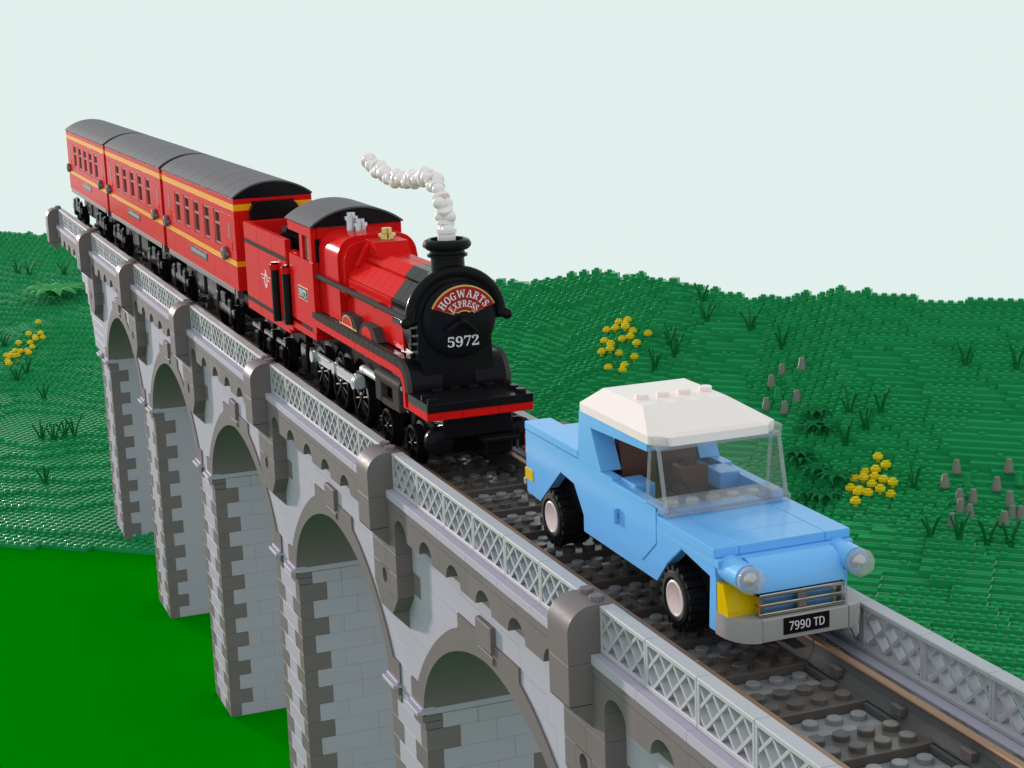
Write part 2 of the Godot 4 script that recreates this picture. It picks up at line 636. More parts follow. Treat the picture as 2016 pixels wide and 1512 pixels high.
func build_pier(v: Node3D, xb: float, detailed: bool, turned: bool):
	# the pier stands from xb - 4 to xb + 2
	var p := Node3D.new()
	p.name = "pier"
	v.add_child(p, true)
	var o := Vector3(xb - 1, 0, 0)
	p.position = (o - Vector3(-44, FLOOR_Y, 0)) * U
	var x0 := xb - 4
	var x1 := xb + 2
	var low := FLOOR_Y - 0.2
	var inset := 0.25 if detailed else 0.03
	bx(p, "core", "light_grey", o, Vector3(x0 + inset, low, -ZW + 0.03), Vector3(x1 - inset, -12.25, ZW - inset), 0.0)
	# the moulding under the arches
	bx(p, "impost_band", "light_grey_c", o, Vector3(x0 + 0.04, -12.56, -ZW), Vector3(x1, -12.2, ZW - 0.02))
	for s in [0, 1]:
		var a := x0 - 0.05 if s == 0 else x1 - 1.95
		bx(p, "impost_ledge", "light_grey_c", o, Vector3(a, -12.5, ZW - 0.5), Vector3(a + 2.0, -12.28, 4.36))
		bx(p, "impost_ledge", "light_grey", o, Vector3(a + 0.02, -12.27, ZW - 0.5), Vector3(a + 1.98, -12.12, 4.12))
		bx(p, "impost_plate", "dark_grey_b", o, Vector3(a + 0.06, -12.93, 2.98), Vector3(a + 1.96, -12.58, 4.06))
		bx(p, "impost_plate", "dark_grey", o, Vector3(a + 0.06, -13.36, 2.98), Vector3(a + 1.96, -12.95, 3.94))
	bx(p, "brick", shade("light_grey"), o, Vector3(x0 + 2.0, -13.38, 3.3), Vector3(x1 - 2.0, -12.58, ZW), 0.012)
	bx(p, "brick", shade("light_grey"), o, Vector3(x1 - 0.5, -13.38, 1.03), Vector3(x1, -12.58, 2.97), 0.012)
	bx(p, "brick", shade("light_grey"), o, Vector3(x1 - 0.5, -13.38, -2.9), Vector3(x1, -12.58, 1.01), 0.012)
	var y := -13.39
	var i := 0
	while y > low + 0.3:
		var b := maxf(y - 1.195, low)
		var wide := (i % 2) == 0    # wide on the side face, narrow on the front
		var g := 0.004
		var fw := 1.0 if wide else 2.0
		var sz := 2.03 if wide else 3.0
		bx(p, "quoin", shade("dark_grey"), o, Vector3(x1 - fw + g, b + g, sz + g), Vector3(x1, y, ZW), 0.012)
		bx(p, "quoin", shade("dark_grey"), o, Vector3(x0, b + g, sz + g), Vector3(x0 + fw - g, y, ZW), 0.012)
		bx(p, "quoin", shade("dark_grey"), o, Vector3(x1 - 1.0 + g, b + g, -ZW), Vector3(x1, y, -sz - g), 0.012)
		if detailed:
			bx(p, "brick", shade("light_grey"), o, Vector3(x0 + fw + g, b + g, 3.2), Vector3(x1 - fw - g, y, ZW), 0.012)
			var cut := rng.randi_range(-1, 1) * 1.0
			bx(p, "brick", shade("light_grey"), o, Vector3(x1 - 0.6, b + g, cut + g), Vector3(x1, y, sz - g), 0.012)
			bx(p, "brick", shade("light_grey"), o, Vector3(x1 - 0.6, b + g, -sz + g), Vector3(x1, y, cut - g), 0.012)
		y -= 1.2
		i += 1

func build_viaduct():
	var v := thing("viaduct", "long grey toy brick viaduct with tall arches and rounded posts carrying the track", "viaduct", Vector3(-44, FLOOR_Y, 0))
	var o := Vector3(-44, FLOOR_Y, 0)
	var fence := fence_mesh()
	var x_end := -4.0 + 26.0 * LAST + 24.0
	var x_start := -4.0 + 26.0 * FIRST
	bx(v, "deck_slab", "light_grey_b", o, Vector3(x_start, -2.78, -4.5), Vector3(x_end, -1.30, ZW - 0.1), 0.0)
	# deck plates between the sleepers, with their studs
	var dp := MB.new()
	dp.box(Vector3(0.01, -1.29, -3.95), Vector3(3.99, -1.2, 3.6), 0.02)
	for r in [2.5, 3.5]:
		for z in [-1.44, -0.48, 0.48, 1.44]:
			dp.stud(r, -1.2, z)
	var dpm := dp.mesh()
	var xd := 28.23
	while xd + 4 > x_start + 2:
		xd -= 4
	while xd < x_end - 4:
		xd += 4
		if xd >= x_start and xd + 4 <= x_end + 0.5:
			inst(v, "deck_plate", dpm, mats.deck_grey, Vector3(xd, 0, 0) - o)
	for k in range(FIRST, LAST + 2):
		var xb := -4.0 + 26.0 * k
		var near := k >= -2
		# the post
		var pm := MB.new(o)
		var outline := [Vector2(4.0, -1.12), Vector2(ZP, -1.12), Vector2(ZP, 0.15)]
		for i in range(1, 9):
			var t := PI / 2 * i / 8.0
			outline.append(Vector2(4.68 + 1.07 * cos(t), 0.15 + 1.0 * sin(t)))
		outline.append(Vector2(4.0, 1.15))
		pm.prism(outline, "x", xb - 1.98, xb - 0.02)
		var post := part(v, "post_top", pm, "dark_grey_b")
		var stm := MB.new(o)
		for s in [-1.48, -0.52]:
			stm.stud(xb + s, 1.15, 4.3)
		part(post, "post_studs", stm, "dark_grey_b")
		bx(v, "post_brick", "dark_grey", o, Vector3(xb - 1.98, -2.8, 4.0), Vector3(xb - 0.02, -1.14, ZP))
		var cb := MB.new(o)
		cb.prism([Vector2(ZP, -2.82), Vector2(ZA - 0.05, -3.82), Vector2(ZA - 0.05, -2.82)], "x", xb - 1.98, xb - 0.02)
		part(v, "post_corbel", cb, "dark_grey")
		var fm := bx(v, "far_post", "dark_grey", o, Vector3(xb - 1.98, -2.8, -6.2), Vector3(xb - 0.02, 1.15, -5.0), 0.2)
		fm.set_meta("kind", "")
		if k > LAST:
			continue
		var g := 0.006
		if k > FIRST:
			build_pilaster(v, o, xb)
			for e in [[xb + 0.9, xb + 2.15], [xb - 4.15, xb - 2.9]]:
				bx(v, "wall_quoin", "dark_grey", o, Vector3(e[0], -6.2, 3.4), Vector3(e[1], -5.02, ZW + 0.02), 0.01)
		# ledge, fence and the row of small arches
		for i in 6:
			var x := xb + 4.0 * i
			bx(v, "ledge_plate", shade("light_grey"), o, Vector3(x + g, -1.18, 3.6), Vector3(x + 4 - g, -0.78, ZA + 0.06), 0.015)
			inst(v, "fence_panel", fence, mats.fence_grey, Vector3(x, 0, 4.43) - o)
			inst(v, "fence_panel", fence, mats.fence_grey, Vector3(x + 4, 0, -5.02) - o, Vector3(0, PI, 0)) if true else null
			bx(v, "arcade_plate", shade("dark_grey"), o, Vector3(x + 2 + g if i > 0 else x, -1.6, 3.6), Vector3(x + 6 - g if i < 5 else x + 4, -1.2, ZA), 0.012)
			if i == 0:
				bx(v, "arcade_plate", "dark_grey", o, Vector3(x + g, -1.6, 3.5), Vector3(x + 1.98, -1.2, ZA - 0.015), 0.012)
			var am := MB.new(o)
			var arch := [Vector2(x + g, -2.82), Vector2(x + g, -1.61), Vector2(x + 4 - g, -1.61), Vector2(x + 4 - g, -2.82), Vector2(x + 3, -2.82)]
			for q in range(1, 16):
				var t2 := PI * q / 16.0
				arch.append(Vector2(x + 2 + cos(t2), -2.82 + 0.86 * sin(t2)))
			arch.append(Vector2(x + 1, -2.82))
			am.prism(arch, "z", 3.6, ZA)
			part(v, "small_arch", am, shade("dark_grey"))
		bx(v, "arcade_back", "dark_grey_b", o, Vector3(xb + 1.0, -3.40, 3.3), Vector3(xb + 23.0, -1.62, ZW + 0.03), 0.0)
		bx(v, "far_ledge", "light_grey", o, Vector3(xb, -1.18, -5.4), Vector3(xb + 24, -0.78, -3.96), 0.03)
		bx(v, "far_wall", "dark_grey", o, Vector3(xb - 2, -2.8, -5.3), Vector3(xb + 24, -1.2, -4.52), 0.03)
		# the main arch
		if k == FIRST:
			# the last bay is unfinished: its courses step back towards the pier
			for c in 9:
				var reach: float = [17.5, 12.4, 9.4, 7.4, 5.9, 4.9, 4.0, 3.4, 3.0][c]
				bx(v, "stepped_course", shade("light_grey"), o, Vector3(xb + 23 - reach - 2, -2.82 - 1.05 * (c + 1) + g, -3.8), Vector3(xb + 25, -2.82 - 1.05 * c, ZW - 0.03))
		else:
			var xc := xb + 12
			var outer := PackedVector2Array(ring_outline(xc))
			var inner := intrados(xc)
			var ring := ring_outline(xc)
			var tail := inner.duplicate()
			tail.reverse()
			ring.append_array(tail)
			var rm := MB.new(o)
			rm.prism(ring, "z", -ZW, ZW + 0.1, 30.0)
			part(v, "arch_ring", rm, "dark_grey")
			bx(v, "keystone", "dark_grey_c", o, Vector3(xc - 1, -5.42, ZW - 0.3), Vector3(xc + 1, -4.15, ZW + 0.27))
			bx(v, "keystone_bar", "dark_grey_b", o, Vector3(xc - 1, -5.92, ZW), Vector3(xc + 1, -5.56, ZW + 0.2))
			var closed := PackedVector2Array(ring_outline(xc))
			if near:
				for c in 8:
					var yt := -2.83 - c * 1.172
					var x2: float = xb - 1.0 + (1.0 if c % 2 else 0.0)
					if c % 2:
						_wall_piece(v, o, closed, xb - 1.0, xb - 0.01, yt, "light_grey")
					while x2 < xb + 25 - 0.1:
						_wall_piece(v, o, closed, x2, minf(x2 + 4.0, xb + 25) - g, yt, shade("light_grey"))
						x2 += 4.0
			else:
				var wm := MB.new(o)
				for c in Geometry2D.clip_polygons(PackedVector2Array([Vector2(xb - 1, -12.2), Vector2(xb + 25, -12.2), Vector2(xb + 25, -2.83), Vector2(xb - 1, -2.83)]), closed):
					wm.prism(Array(c), "z", 3.2, ZW, 0.0)
				part(v, "spandrel_wall", wm, "light_grey")
		if k > FIRST:
			build_pier(v, xb, k >= -2, false)
		if k == LAST:
			bx(v, "pier_end", "light_grey", o, Vector3(xb + 23, FLOOR_Y - 0.2, -3.8), Vector3(xb + 24, -2.83, 3.5), 0.0)

func build_pilaster(v: Node3D, o: Vector3, xb: float):
	var g := 0.006
	for row in [[-2.83, -4.0], [-4.01, -5.18]]:
		var cut := -1.0 if row[0] > -3.5 else 0.2
		bx(v, "pilaster_brick", shade("dark_grey"), o, Vector3(xb - 3, row[1], 3.6), Vector3(xb - 1 + cut - g, row[0], ZA), 0.015)
		bx(v, "pilaster_brick", shade("dark_grey"), o, Vector3(xb - 1 + cut, row[1], 3.6), Vector3(xb + 1, row[0], ZA), 0.015)
	bx(v, "pilaster_brick", shade("dark_grey"), o, Vector3(xb - 3, -6.38, 3.6), Vector3(xb - 1.9, -5.19, ZA), 0.015)
	bx(v, "pilaster_brick", shade("dark_grey"), o, Vector3(xb - 0.33, -6.38, 3.6), Vector3(xb + 1, -5.19, ZA), 0.015)
	var hm := MB.new(o)
	hm.holed(xb - 1.89, xb - 0.34, -6.38, -5.19, Vector2(xb - 1.12, -5.68), 0.4, 3.95, ZA)
	part(v, "round_hole_brick", hm, "dark_grey")
	bx(v, "hole_backing", "dark_grey_b", o, Vector3(xb - 1.88, -6.38, 3.6), Vector3(xb - 0.34, -5.2, 3.94), 0.0)
	var ta := MB.new(o)
	ta.prism([Vector2(xb - 3, -6.39), Vector2(xb + 1, -6.39), Vector2(xb, -7.48), Vector2(xb - 2, -7.48)], "z", 3.6, ZA)
	part(v, "pilaster_taper", ta, "dark_grey_b")
	var tc := MB.new(o)
	tc.prism([Vector2(ZA, -7.485), Vector2(ZW - 0.1, -8.55), Vector2(ZW - 0.1, -7.485)], "x", xb - 2, xb)
	part(v, "pilaster_corbel", tc, "dark_grey")

func _wall_piece(v: Node3D, o: Vector3, cut: PackedVector2Array, a: float, b: float, top: float, mat: String):
	var r := PackedVector2Array([Vector2(a, top - 1.165), Vector2(b, top - 1.165), Vector2(b, top), Vector2(a, top)])
	for c in Geometry2D.clip_polygons(r, cut):
		if c.size() == 4 and absf((c[2] - c[0]).x * (c[2] - c[0]).y) > (b - a) * 1.16 * 0.98:
			bx(v, "brick", mat, o, Vector3(a, top - 1.165, 3.2), Vector3(b, top, ZW), 0.01)
		elif c.size() > 2:
			var m := MB.new(o)
			m.prism(Array(c), "z", 3.2, ZW, 0.0)
			part(v, "brick", m, mat)

# ---------------------------------------------------------------- the track
func build_track():
	var o := Vector3(-44, -1.2, 0)
	var t := thing("railway_track", "straight toy railway track with brown metal rails on dark grey studded sleepers", "track", o)
	var x0 := -133.8
	var x1 := 45.8
	for s in [-1.0, 1.0]:
		var n := 0
		var x := x0
		while x < x1 - 1.0:
			# each section is sixteen studs long
			var e := minf(x + 16.0, x1)
			var m := MB.new(o)
			m.box(Vector3(x + 0.02, -0.13, s * 2.5 - 0.18), Vector3(e - 0.02, 0.0, s * 2.5 + 0.18), 0.04)
			part(t, "rail", m, "rail_metal")
			var w := MB.new(o)
			w.prism([Vector2(s * 2.5 - 0.13, -0.135), Vector2(s * 2.5 + 0.13, -0.135), Vector2(s * 2.5 + 0.17, -0.45), Vector2(s * 2.5 + 0.42, -0.82), Vector2(s * 2.5 - 0.42, -0.82), Vector2(s * 2.5 - 0.17, -0.45)], "x", x + 0.02, e - 0.02, 0.0)
			part(t, "rail_base", w, "web_grey")
			var c := x + 2.0
			while c < e:
				bx(t, "rail_clip", "sleeper_grey", o, Vector3(c - 0.3, -0.62, s * 2.1 - 0.1), Vector3(c + 0.3, -0.3, s * 2.1 + 0.14), 0.02)
				c += 4.0
			x += 16.0
	var m := MB.new()
	m.box(Vector3(-1, -1.19, -3.9), Vector3(1, -0.82, 3.6), 0.03)
	for r in [-0.5, 0.5]:
		for z in [-3.4, -1.44, -0.48, 0.48, 1.44, 3.2]:
			m.stud(r, -0.82, z, 0.3, 0.22, 16)
	var mesh := m.mesh()
	var x := 29.23 - 4.0 * 40
	while x < x1:
		if x > x0 + 1:
			inst(t, "sleeper", mesh, mats.sleeper_grey, Vector3(x, 0, 0) - o)
		x += 4.0
	# flat ties that run beside the rails between the sleepers
	for s in [-1.0, 1.0]:
		bx(t, "edge_strip", "web_grey", o, Vector3(x0, -1.19, s * 2.5 - 0.55), Vector3(x1, -0.9, s * 2.5 + 0.55), 0.03)

# ---------------------------------------------------------------- wheels
func wheel_meshes(r: float, w: float, spokes: int, flange := 0.16) -> Array:
	# axle along z, outer face at z 0, the wheel reaching to -w
	var rim := MB.new()
	rim.lathe([Vector2(r * 0.8, -w), Vector2(r + flange, -w), Vector2(r + flange, -w + 0.06), Vector2(r, -w + 0.1), Vector2(r, -0.04), Vector2(r - 0.03, 0.0), Vector2(r * 0.84, 0.0), Vector2(r * 0.80, -0.02), Vector2(r * 0.80, -w * 0.8)], Vector3.ZERO, Vector3.BACK, 36)
	var sp := MB.new()
	for i in spokes:
		var a := TAU * i / spokes + 0.2
		var d := Vector3(cos(a), sin(a), 0)
		sp.tube([d * r * 0.15 + Vector3(0, 0, -0.12), d * r * 0.83 + Vector3(0, 0, -0.14)], 0.07 + r * 0.02, 6)
	sp.lathe([Vector2(r * 0.22, -w), Vector2(r * 0.2, -0.04), Vector2(r * 0.13, 0.02), Vector2(0, 0.02)], Vector3.ZERO, Vector3.BACK, 16)
	var disc := MB.new()
	disc.lathe([Vector2(r * 0.82, -w * 0.75), Vector2(0, -w * 0.75)], Vector3.ZERO, Vector3.BACK, 24)
	return [rim.mesh(), sp.mesh(), disc.mesh()]

func put_wheel(parent: Node3D, ms: Array, at: Vector3, o: Vector3, far: bool, mat := "black"):
	var w := inst(parent, "wheel", ms[0], mats[mat], at - o, Vector3(0, PI, 0) if far else Vector3.ZERO)
	inst(w, "spokes", ms[1], mats.soot)
	inst(w, "web", ms[2], mats.soot)

# ---------------------------------------------------------------- the locomotive
func arc(c: Vector2, r: float, from: float, to: float, n: int, ry := -1.0) -> Array:
	var out := []
	for i in n + 1:
		var a := deg_to_rad(lerpf(from, to, float(i) / n))
		out.append(c + Vector2(cos(a) * r, sin(a) * (r if ry < 0 else ry)))
	return out

func build_locomotive():
	var o := Vector3(-15, 0, 0)
	var l := thing("steam_locomotive", "red and black toy steam locomotive with round black smokebox front and red headboard", "locomotive", o)
	# front beam
	var m := MB.new(o)
	m.box(Vector3(-5.6, 3.28, -2.88), Vector3(-2.45, 3.72, 2.88))
	var bp := part(l, "beam_plate", m, "black")
	for p in [[-5.05, 1.44], [-5.05, 0.48], [-5.05, -0.48], [-5.05, -1.44], [-5.05, -2.4], [-4.0, 2.4], [-3.0, 2.4], [-4.0, -2.4], [-3.0, -2.4]]:
		var s := MB.new(o)
		s.stud(p[0], 3.72, p[1])
		part(bp, "stud", s, "black")
	for e in [[-2.88, -0.99], [-0.97, 0.95], [0.97, 2.88]]:
		bx(l, "buffer_beam", "red", o, Vector3(-5.62, 2.84, e[0]), Vector3(-2.5, 3.27, e[1]))
	# below the beam: truck frame, buffers, coupling
	bx(l, "truck_frame", "soot", o, Vector3(-11.6, 0.6, -1.5), Vector3(-4.2, 2.83, 1.5), 0.1)
	bx(l, "front_block", "black", o, Vector3(-4.6, 1.7, -1.9), Vector3(-2.9, 2.83, 1.9), 0.1)
	for z in [2.0, -2.3]:
		m = MB.new(o)
		m.lathe([Vector2(0.35, -1.2), Vector2(0.4, -0.4), Vector2(0.82, -0.3), Vector2(0.80, 0.02), Vector2(0.6, 0.2), Vector2(0.3, 0.29), Vector2(0, 0.31)], Vector3(-3.3, 1.55, z - 0.05), Vector3.RIGHT, 26, true)
		part(l, "buffer", m, "black")
	m = MB.new(o)
	m.box(Vector3(-3.6, 0.75, -1.7), Vector3(-2.5, 1.5, -0.2), 0.12)
	m.box(Vector3(-2.9, 1.5, -1.9), Vector3(-2.0, 1.72, 0.1), 0.05)
	part(l, "coupling", m, "black")
	bx(l, "coupling_hook", "tile_grey", o, Vector3(-2.6, 0.9, -2.0), Vector3(-2.45, 1.6, -1.85), 0.04)
	var pw := wheel_meshes(1.0, 0.6, 8)
	for x in [-10.1, -5.85]:
		for z in [2.72, -2.72]:
			put_wheel(l, pw, Vector3(x, 1.0, z), o, z < 0)
		m = MB.new(o)
		m.cyl(Vector3(x, 1.0, -2.2), Vector3(x, 1.0, 2.2), 0.2)
		part(l, "axle", m, "soot")
	# drivers and motion
	var dw := wheel_meshes(1.62, 0.6, 12)
	for x in [-23.3, -19.2, -15.0]:
		for z in [2.72, -2.72]:
			put_wheel(l, dw, Vector3(x, 1.62, z), o, z < 0)
		m = MB.new(o)
		m.cyl(Vector3(x, 1.62, -2.2), Vector3(x, 1.62, 2.2), 0.25)
		part(l, "axle", m, "soot")
	bx(l, "frame", "soot", o, Vector3(-29.0, 1.0, -1.75), Vector3(-11.4, 4.38, 1.75), 0.1)
	for sd in [1.0, -1.0]:
		m = MB.new(o)
		m.prism([Vector2(-23.5, 2.40), Vector2(-14.8, 2.40), Vector2(-14.8, 2.85), Vector2(-23.5, 2.85)], "z", sd * 2.86, sd * 3.06)
		var rod := part(l, "coupling_rod", m, "rod_grey")
		for e in [[-22.6, -20.0], [-18.4, -15.6]]:
			var g := MB.new(o)
			g.box(Vector3(e[0], 2.36, sd * 3.02), Vector3(e[1], 2.46, sd * 3.12), 0.02)
			g.box(Vector3(e[0], 2.80, sd * 3.02), Vector3(e[1], 2.90, sd * 3.12), 0.02)
			part(rod, "rod_flange", g, "rod_grey")
		for e in [[-23.4, 0.36, 3.35], [-19.25, 0.36, 3.16], [-15.0, 0.44, 3.2]]:
			var c := MB.new(o)
			c.lathe([Vector2(e[1], 0), Vector2(e[1], 0.10), Vector2(e[1] - 0.06, 0.12), Vector2(e[1] - 0.06, 0.2), Vector2(e[1], 0.22), Vector2(e[1], 0.30), Vector2(0, 0.30)], Vector3(e[0], 2.62, sd * (e[2] - 0.32)), Vector3(0, 0, sd), 20)
			part(rod, "crank_boss", c, "rod_grey")
		for x in [-23.0, -18.9]:
			var h := MB.new(o)
			var pts := []
			for i in 13:
				pts.append(Vector3(x + cos(PI * i / 12) * 0.55, 2.95 + sin(PI * i / 12) * 0.65, sd * 2.66))
			h.tube(pts, 0.05, 6)
			part(l, "wheel_rim_guard", h, "tile_grey")
		m = MB.new(o)
		m.lathe([Vector2(0, 0), Vector2(0.25, 0), Vector2(0.25, 0.5), Vector2(0.22, 0.52), Vector2(0.22, 2.9)], Vector3(-14.2, 3.45, sd * 2.7), Vector3.RIGHT, 18)
		part(l, "piston_rod", m, "rod_grey")
		m = MB.new(o)
		m.lathe([Vector2(0.4, 0), Vector2(0.4, 0.14), Vector2(0.34, 0.16), Vector2(0.34, 0.26), Vector2(0.4, 0.28), Vector2(0.4, 0.42), Vector2(0.34, 0.44), Vector2(0.34, 0.56), Vector2(0, 0.56)], Vector3(-14.6, 2.7, sd * 2.95), Vector3.RIGHT, 18)
		part(l, "crosshead", m, "rod_grey")
		# the cylinder: a frame of bars with a rounded top
		for e in [[-11.3, -10.3], [-8.2, -7.1]]:
			bx(l, "cylinder_strut", "tile_grey", o, Vector3(e[0], 2.35, sd * 2.5), Vector3(e[1], 3.75, sd * 2.92), 0.05)
		m = MB.new(o)
		m.cyl(Vector3(-11.35, 3.72, sd * 2.55), Vector3(-7.0, 3.72, sd * 2.55), 0.40, 22)
		part(l, "cylinder_cap", m, "tile_grey")
		bx(l, "cylinder_foot", "tile_grey", o, Vector3(-10.28, 2.3, sd * 2.5), Vector3(-8.22, 2.65, sd * 2.88), 0.03)
		bx(l, "cylinder_block", "black", o, Vector3(-11.2, 2.3, sd * 1.6), Vector3(-6.95, 3.95, sd * 2.45), 0.05)
		m = MB.new(o)
		m.box(Vector3(-7.0, 3.62, sd * 2.55 - 0.3), Vector3(-6.72, 3.82, sd * 2.55 + 0.3), 0.02)
		m.box(Vector3(-6.99, 3.42, sd * 2.55 - 0.1), Vector3(-6.73, 4.02, sd * 2.55 + 0.1), 0.02)
		part(l, "axle_end", m, "rod_grey")
		# running board: red edge below, a row of dark tiles above, turning down at the front
		bx(l, "board_edge", "red", o, Vector3(-15.0, 4.40, sd * 1.9), Vector3(-7.4, 4.84, sd * 2.9))
		bx(l, "board_edge", "red", o, Vector3(-24.0, 4.40, sd * 1.9), Vector3(-15.03, 4.84, sd * 2.9))
		for i in 17:
			var x := -24.2 + i * 0.99
			bx(l, "board_tile", "tile_grey", o, Vector3(x + 0.015, 4.86, sd * 2.5), Vector3(x + 0.975, 5.28, sd * 2.9), 0.03)
		var curve := [Vector2(-7.4, 4.40), Vector2(-7.4, 4.84)] + arc(Vector2(-7.0, 3.84), 1.0, 90, 0, 8) + [Vector2(-6.0, 2.95), Vector2(-5.63, 2.95), Vector2(-5.63, 2.86), Vector2(-6.35, 2.86)] + arc(Vector2(-7.0, 3.75), 0.65, 0, 90, 8)
		m = MB.new(o)
		m.prism(curve, "z", sd * 1.95, sd * 2.9)
		part(l, "curved_edge", m, "red")
		var cap := [Vector2(-7.36, 4.86), Vector2(-7.36, 5.28)] + arc(Vector2(-7.0, 3.85), 1.42, 90, 0, 10, 1.43) + [Vector2(-5.58, 3.74), Vector2(-5.98, 3.74)] + arc(Vector2(-7.0, 3.85), 1.02, 0, 90, 8)
		m = MB.new(o)
		m.prism(cap, "z", sd * 2.62, sd * 2.88)
		part(l, "curved_tile", m, "tile_grey")
		m = MB.new(o)
		m.prism([Vector2(-9.0, 3.74), Vector2(-9.0, 5.27)] + arc(Vector2(-7.0, 3.85), 1.42, 90, 0, 10, 1.43) + [Vector2(-5.58, 3.74)], "z", sd * 0.9, sd * 2.61)
		part(l, "curved_fender", m, "black")
		# splashers over the drivers
		for e in [[-17.55, 1], [-13.7, 0]]:
			m = MB.new(o)
			m.prism([Vector2(e[0] - 1.85, 5.29), Vector2(e[0] + 1.85, 5.29), Vector2(e[0] + 0.95, 6.02), Vector2(e[0] - 0.95, 6.02)], "z", sd * 1.85, sd * 2.5)
			var sp := part(l, "splasher", m, "tile_grey")
			m = MB.new(o)
			m.prism(arc(Vector2(e[0] - 0.15, 5.3), 1.0, 0, 180, 12, 0.60), "z", sd * 2.45, sd * 2.525)
			part(sp, "splasher_panel", m, "red")
			if e[1]:
				bx(sp, "gold_line", "gold_print", o, Vector3(e[0] - 1.7, 5.30, sd * 2.52), Vector3(e[0] + 1.8, 5.38, sd * 2.56), 0.01)
				var ring := arc(Vector2(e[0] - 0.15, 5.39), 1.04, 0, 180, 14, 0.58)
				var inn := arc(Vector2(e[0] - 0.15, 5.39), 0.95, 180, 0, 14, 0.51)
				m = MB.new(o)
				m.prism(ring + inn, "z", sd * 2.53, sd * 2.54)
				part(sp, "gold_line", m, "gold_print")
	bx(l, "board_floor", "black", o, Vector3(-24.2, 4.86, -2.48), Vector3(-7.4, 5.26, 2.48), 0.02)
	bx(l, "board_frame", "soot", o, Vector3(-24.0, 4.41, -1.88), Vector3(-7.4, 4.85, 1.88), 0.02)
	# smokebox
	var side_front := [Vector2(2.55, 3.74), Vector2(2.5, 5.29), Vector2(2.32, 6.3), Vector2(2.05, 7.2)]
	var face := [Vector2(-1.95, 3.74), Vector2(1.95, 3.74), Vector2(2.0, 5.3), Vector2(2.2, 5.35), Vector2(2.12, 6.6), Vector2(2.15, 7.4)] + arc(Vector2(0, 7.4), 2.2, 4, 176, 20) + [Vector2(-2.15, 7.4), Vector2(-1.9, 6.4), Vector2(-1.95, 5.3)]
	m = MB.new(o)
	m.prism(face, "x", -6.6, -5.75)
	part(l, "smokebox_front", m, "black")
	bx(l, "saddle", "black", o, Vector3(-9.6, 3.74, -1.9), Vector3(-6.6, 5.6, 1.9), 0.1)
	# the knobbly edge beside the door
	for i in 5:
		m = MB.new(o)
		m.lathe([Vector2(0.16, 0), Vector2(0.16, 0.18), Vector2(0, 0.18)], Vector3(-6.45, 5.5 + i * 0.42, 2.2 - i * 0.02), Vector3.BACK, 10)
		part(l, "side_stud", m, "black")
	var hoop := []
	for i in 29:
		var a := PI * i / 28.0
		hoop.append(Vector3(-5.75, 7.45 + sin(a) * 2.42, cos(a) * 2.5))
	m = MB.new(o)
	m.tube(hoop, 0.30, 14)
	part(l, "smokebox_hoop", m, "black")
	for sd in [1.0, -1.0]:
		m = MB.new(o)
		m.ball(Vector3(-5.6, 7.4, sd * 2.78), 0.30)
		m.cyl(Vector3(-5.7, 7.42, sd * 2.4), Vector3(-5.6, 7.4, sd * 2.8), 0.16, 12)
		part(l, "lamp_bracket", m, "black")
	m = MB.new(o)
	m.lathe([Vector2(2.02, 0), Vector2(2.02, 0.12), Vector2(1.92, 0.2), Vector2(1.6, 0.25), Vector2(0.9, 0.29), Vector2(0, 0.3)], Vector3(-5.76, 7.35, -0.12), Vector3.RIGHT, 44, true)
	var door := part(l, "smokebox_door", m, "black")
	m = MB.new(o)
	m.cyl(Vector3(-5.55, 7.3, -0.2), Vector3(-5.1, 7.3, -0.2), 0.24, 18)
	m.ball(Vector3(-5.1, 7.3, -0.2), 0.23)
	m.cyl(Vector3(-5.2, 7.3, -0.1), Vector3(-5.2, 6.85, 0.72), 0.12, 12)
	m.cyl(Vector3(-5.2, 7.3, -0.3), Vector3(-5.2, 6.62, -0.98), 0.12, 12)
	part(door, "door_handle", m, "black")
	# the headboard
	var hc := Vector2(-0.32, 7.22)   # z, y
	var board := []
	var rim := []
	for i in 25:
		var a := deg_to_rad(lerpf(26, 154, i / 24.0))
		board.append(hc + Vector2(-cos(a) * 1.86, sin(a) * 1.86))
		rim.append(hc + Vector2(-cos(a) * 1.92, sin(a) * 1.93))
	for i in 17:
		var a := deg_to_rad(lerpf(142, 38, i / 16.0))
		var r := 0.58 + (0.14 if i < 3 or i > 13 else 0.0)
		board.append(hc + Vector2(-cos(a) * (r + 0.06), sin(a) * (r + 0.05)))
		rim.append(hc + Vector2(-cos(a) * r, sin(a) * r - 0.02))
	m = MB.new(o)
	m.prism(rim, "x", -5.6, -5.40, 20.0)
	var hb := part(l, "headboard", m, "gold_print")
	m = MB.new(o)
	m.prism(board, "x", -5.5, -5.38, 20.0)
	part(hb, "headboard_face", m, "plate_red")
	for e in [["HOGWARTS", 1.50, 0.40, 148.0, 32.0], ["EXPRESS", 0.98, 0.34, 140.0, 40.0]]:
		inst(hb, "lettering", arc_words(e[0], e[1], e[2], e[3], e[4]), mats.pale_print, Vector3(-5.37, hc.y, hc.x) - o, Vector3(0, PI / 2, 0))
	inst(l, "lettering", words("5972", true, 1.72, 0.56), mats.pale_print, Vector3(-5.475, 6.2, -0.25) - o, Vector3(0, PI / 2, 0))
	# boiler, in facets
	var core := mirrored([Vector2(-1.75, 5.1), Vector2(-1.95, 6.4), Vector2(-1.95, 8.0), Vector2(-1.1, 8.95), Vector2(-0.35, 9.5)])
	for e in [[-20.0, -10.2, "red"], [-10.2, -5.9, "black"]]:
		m = MB.new(o)
		m.prism(core, "x", e[0], e[1], 0.0)
		part(l, "boiler_core", m, e[2])
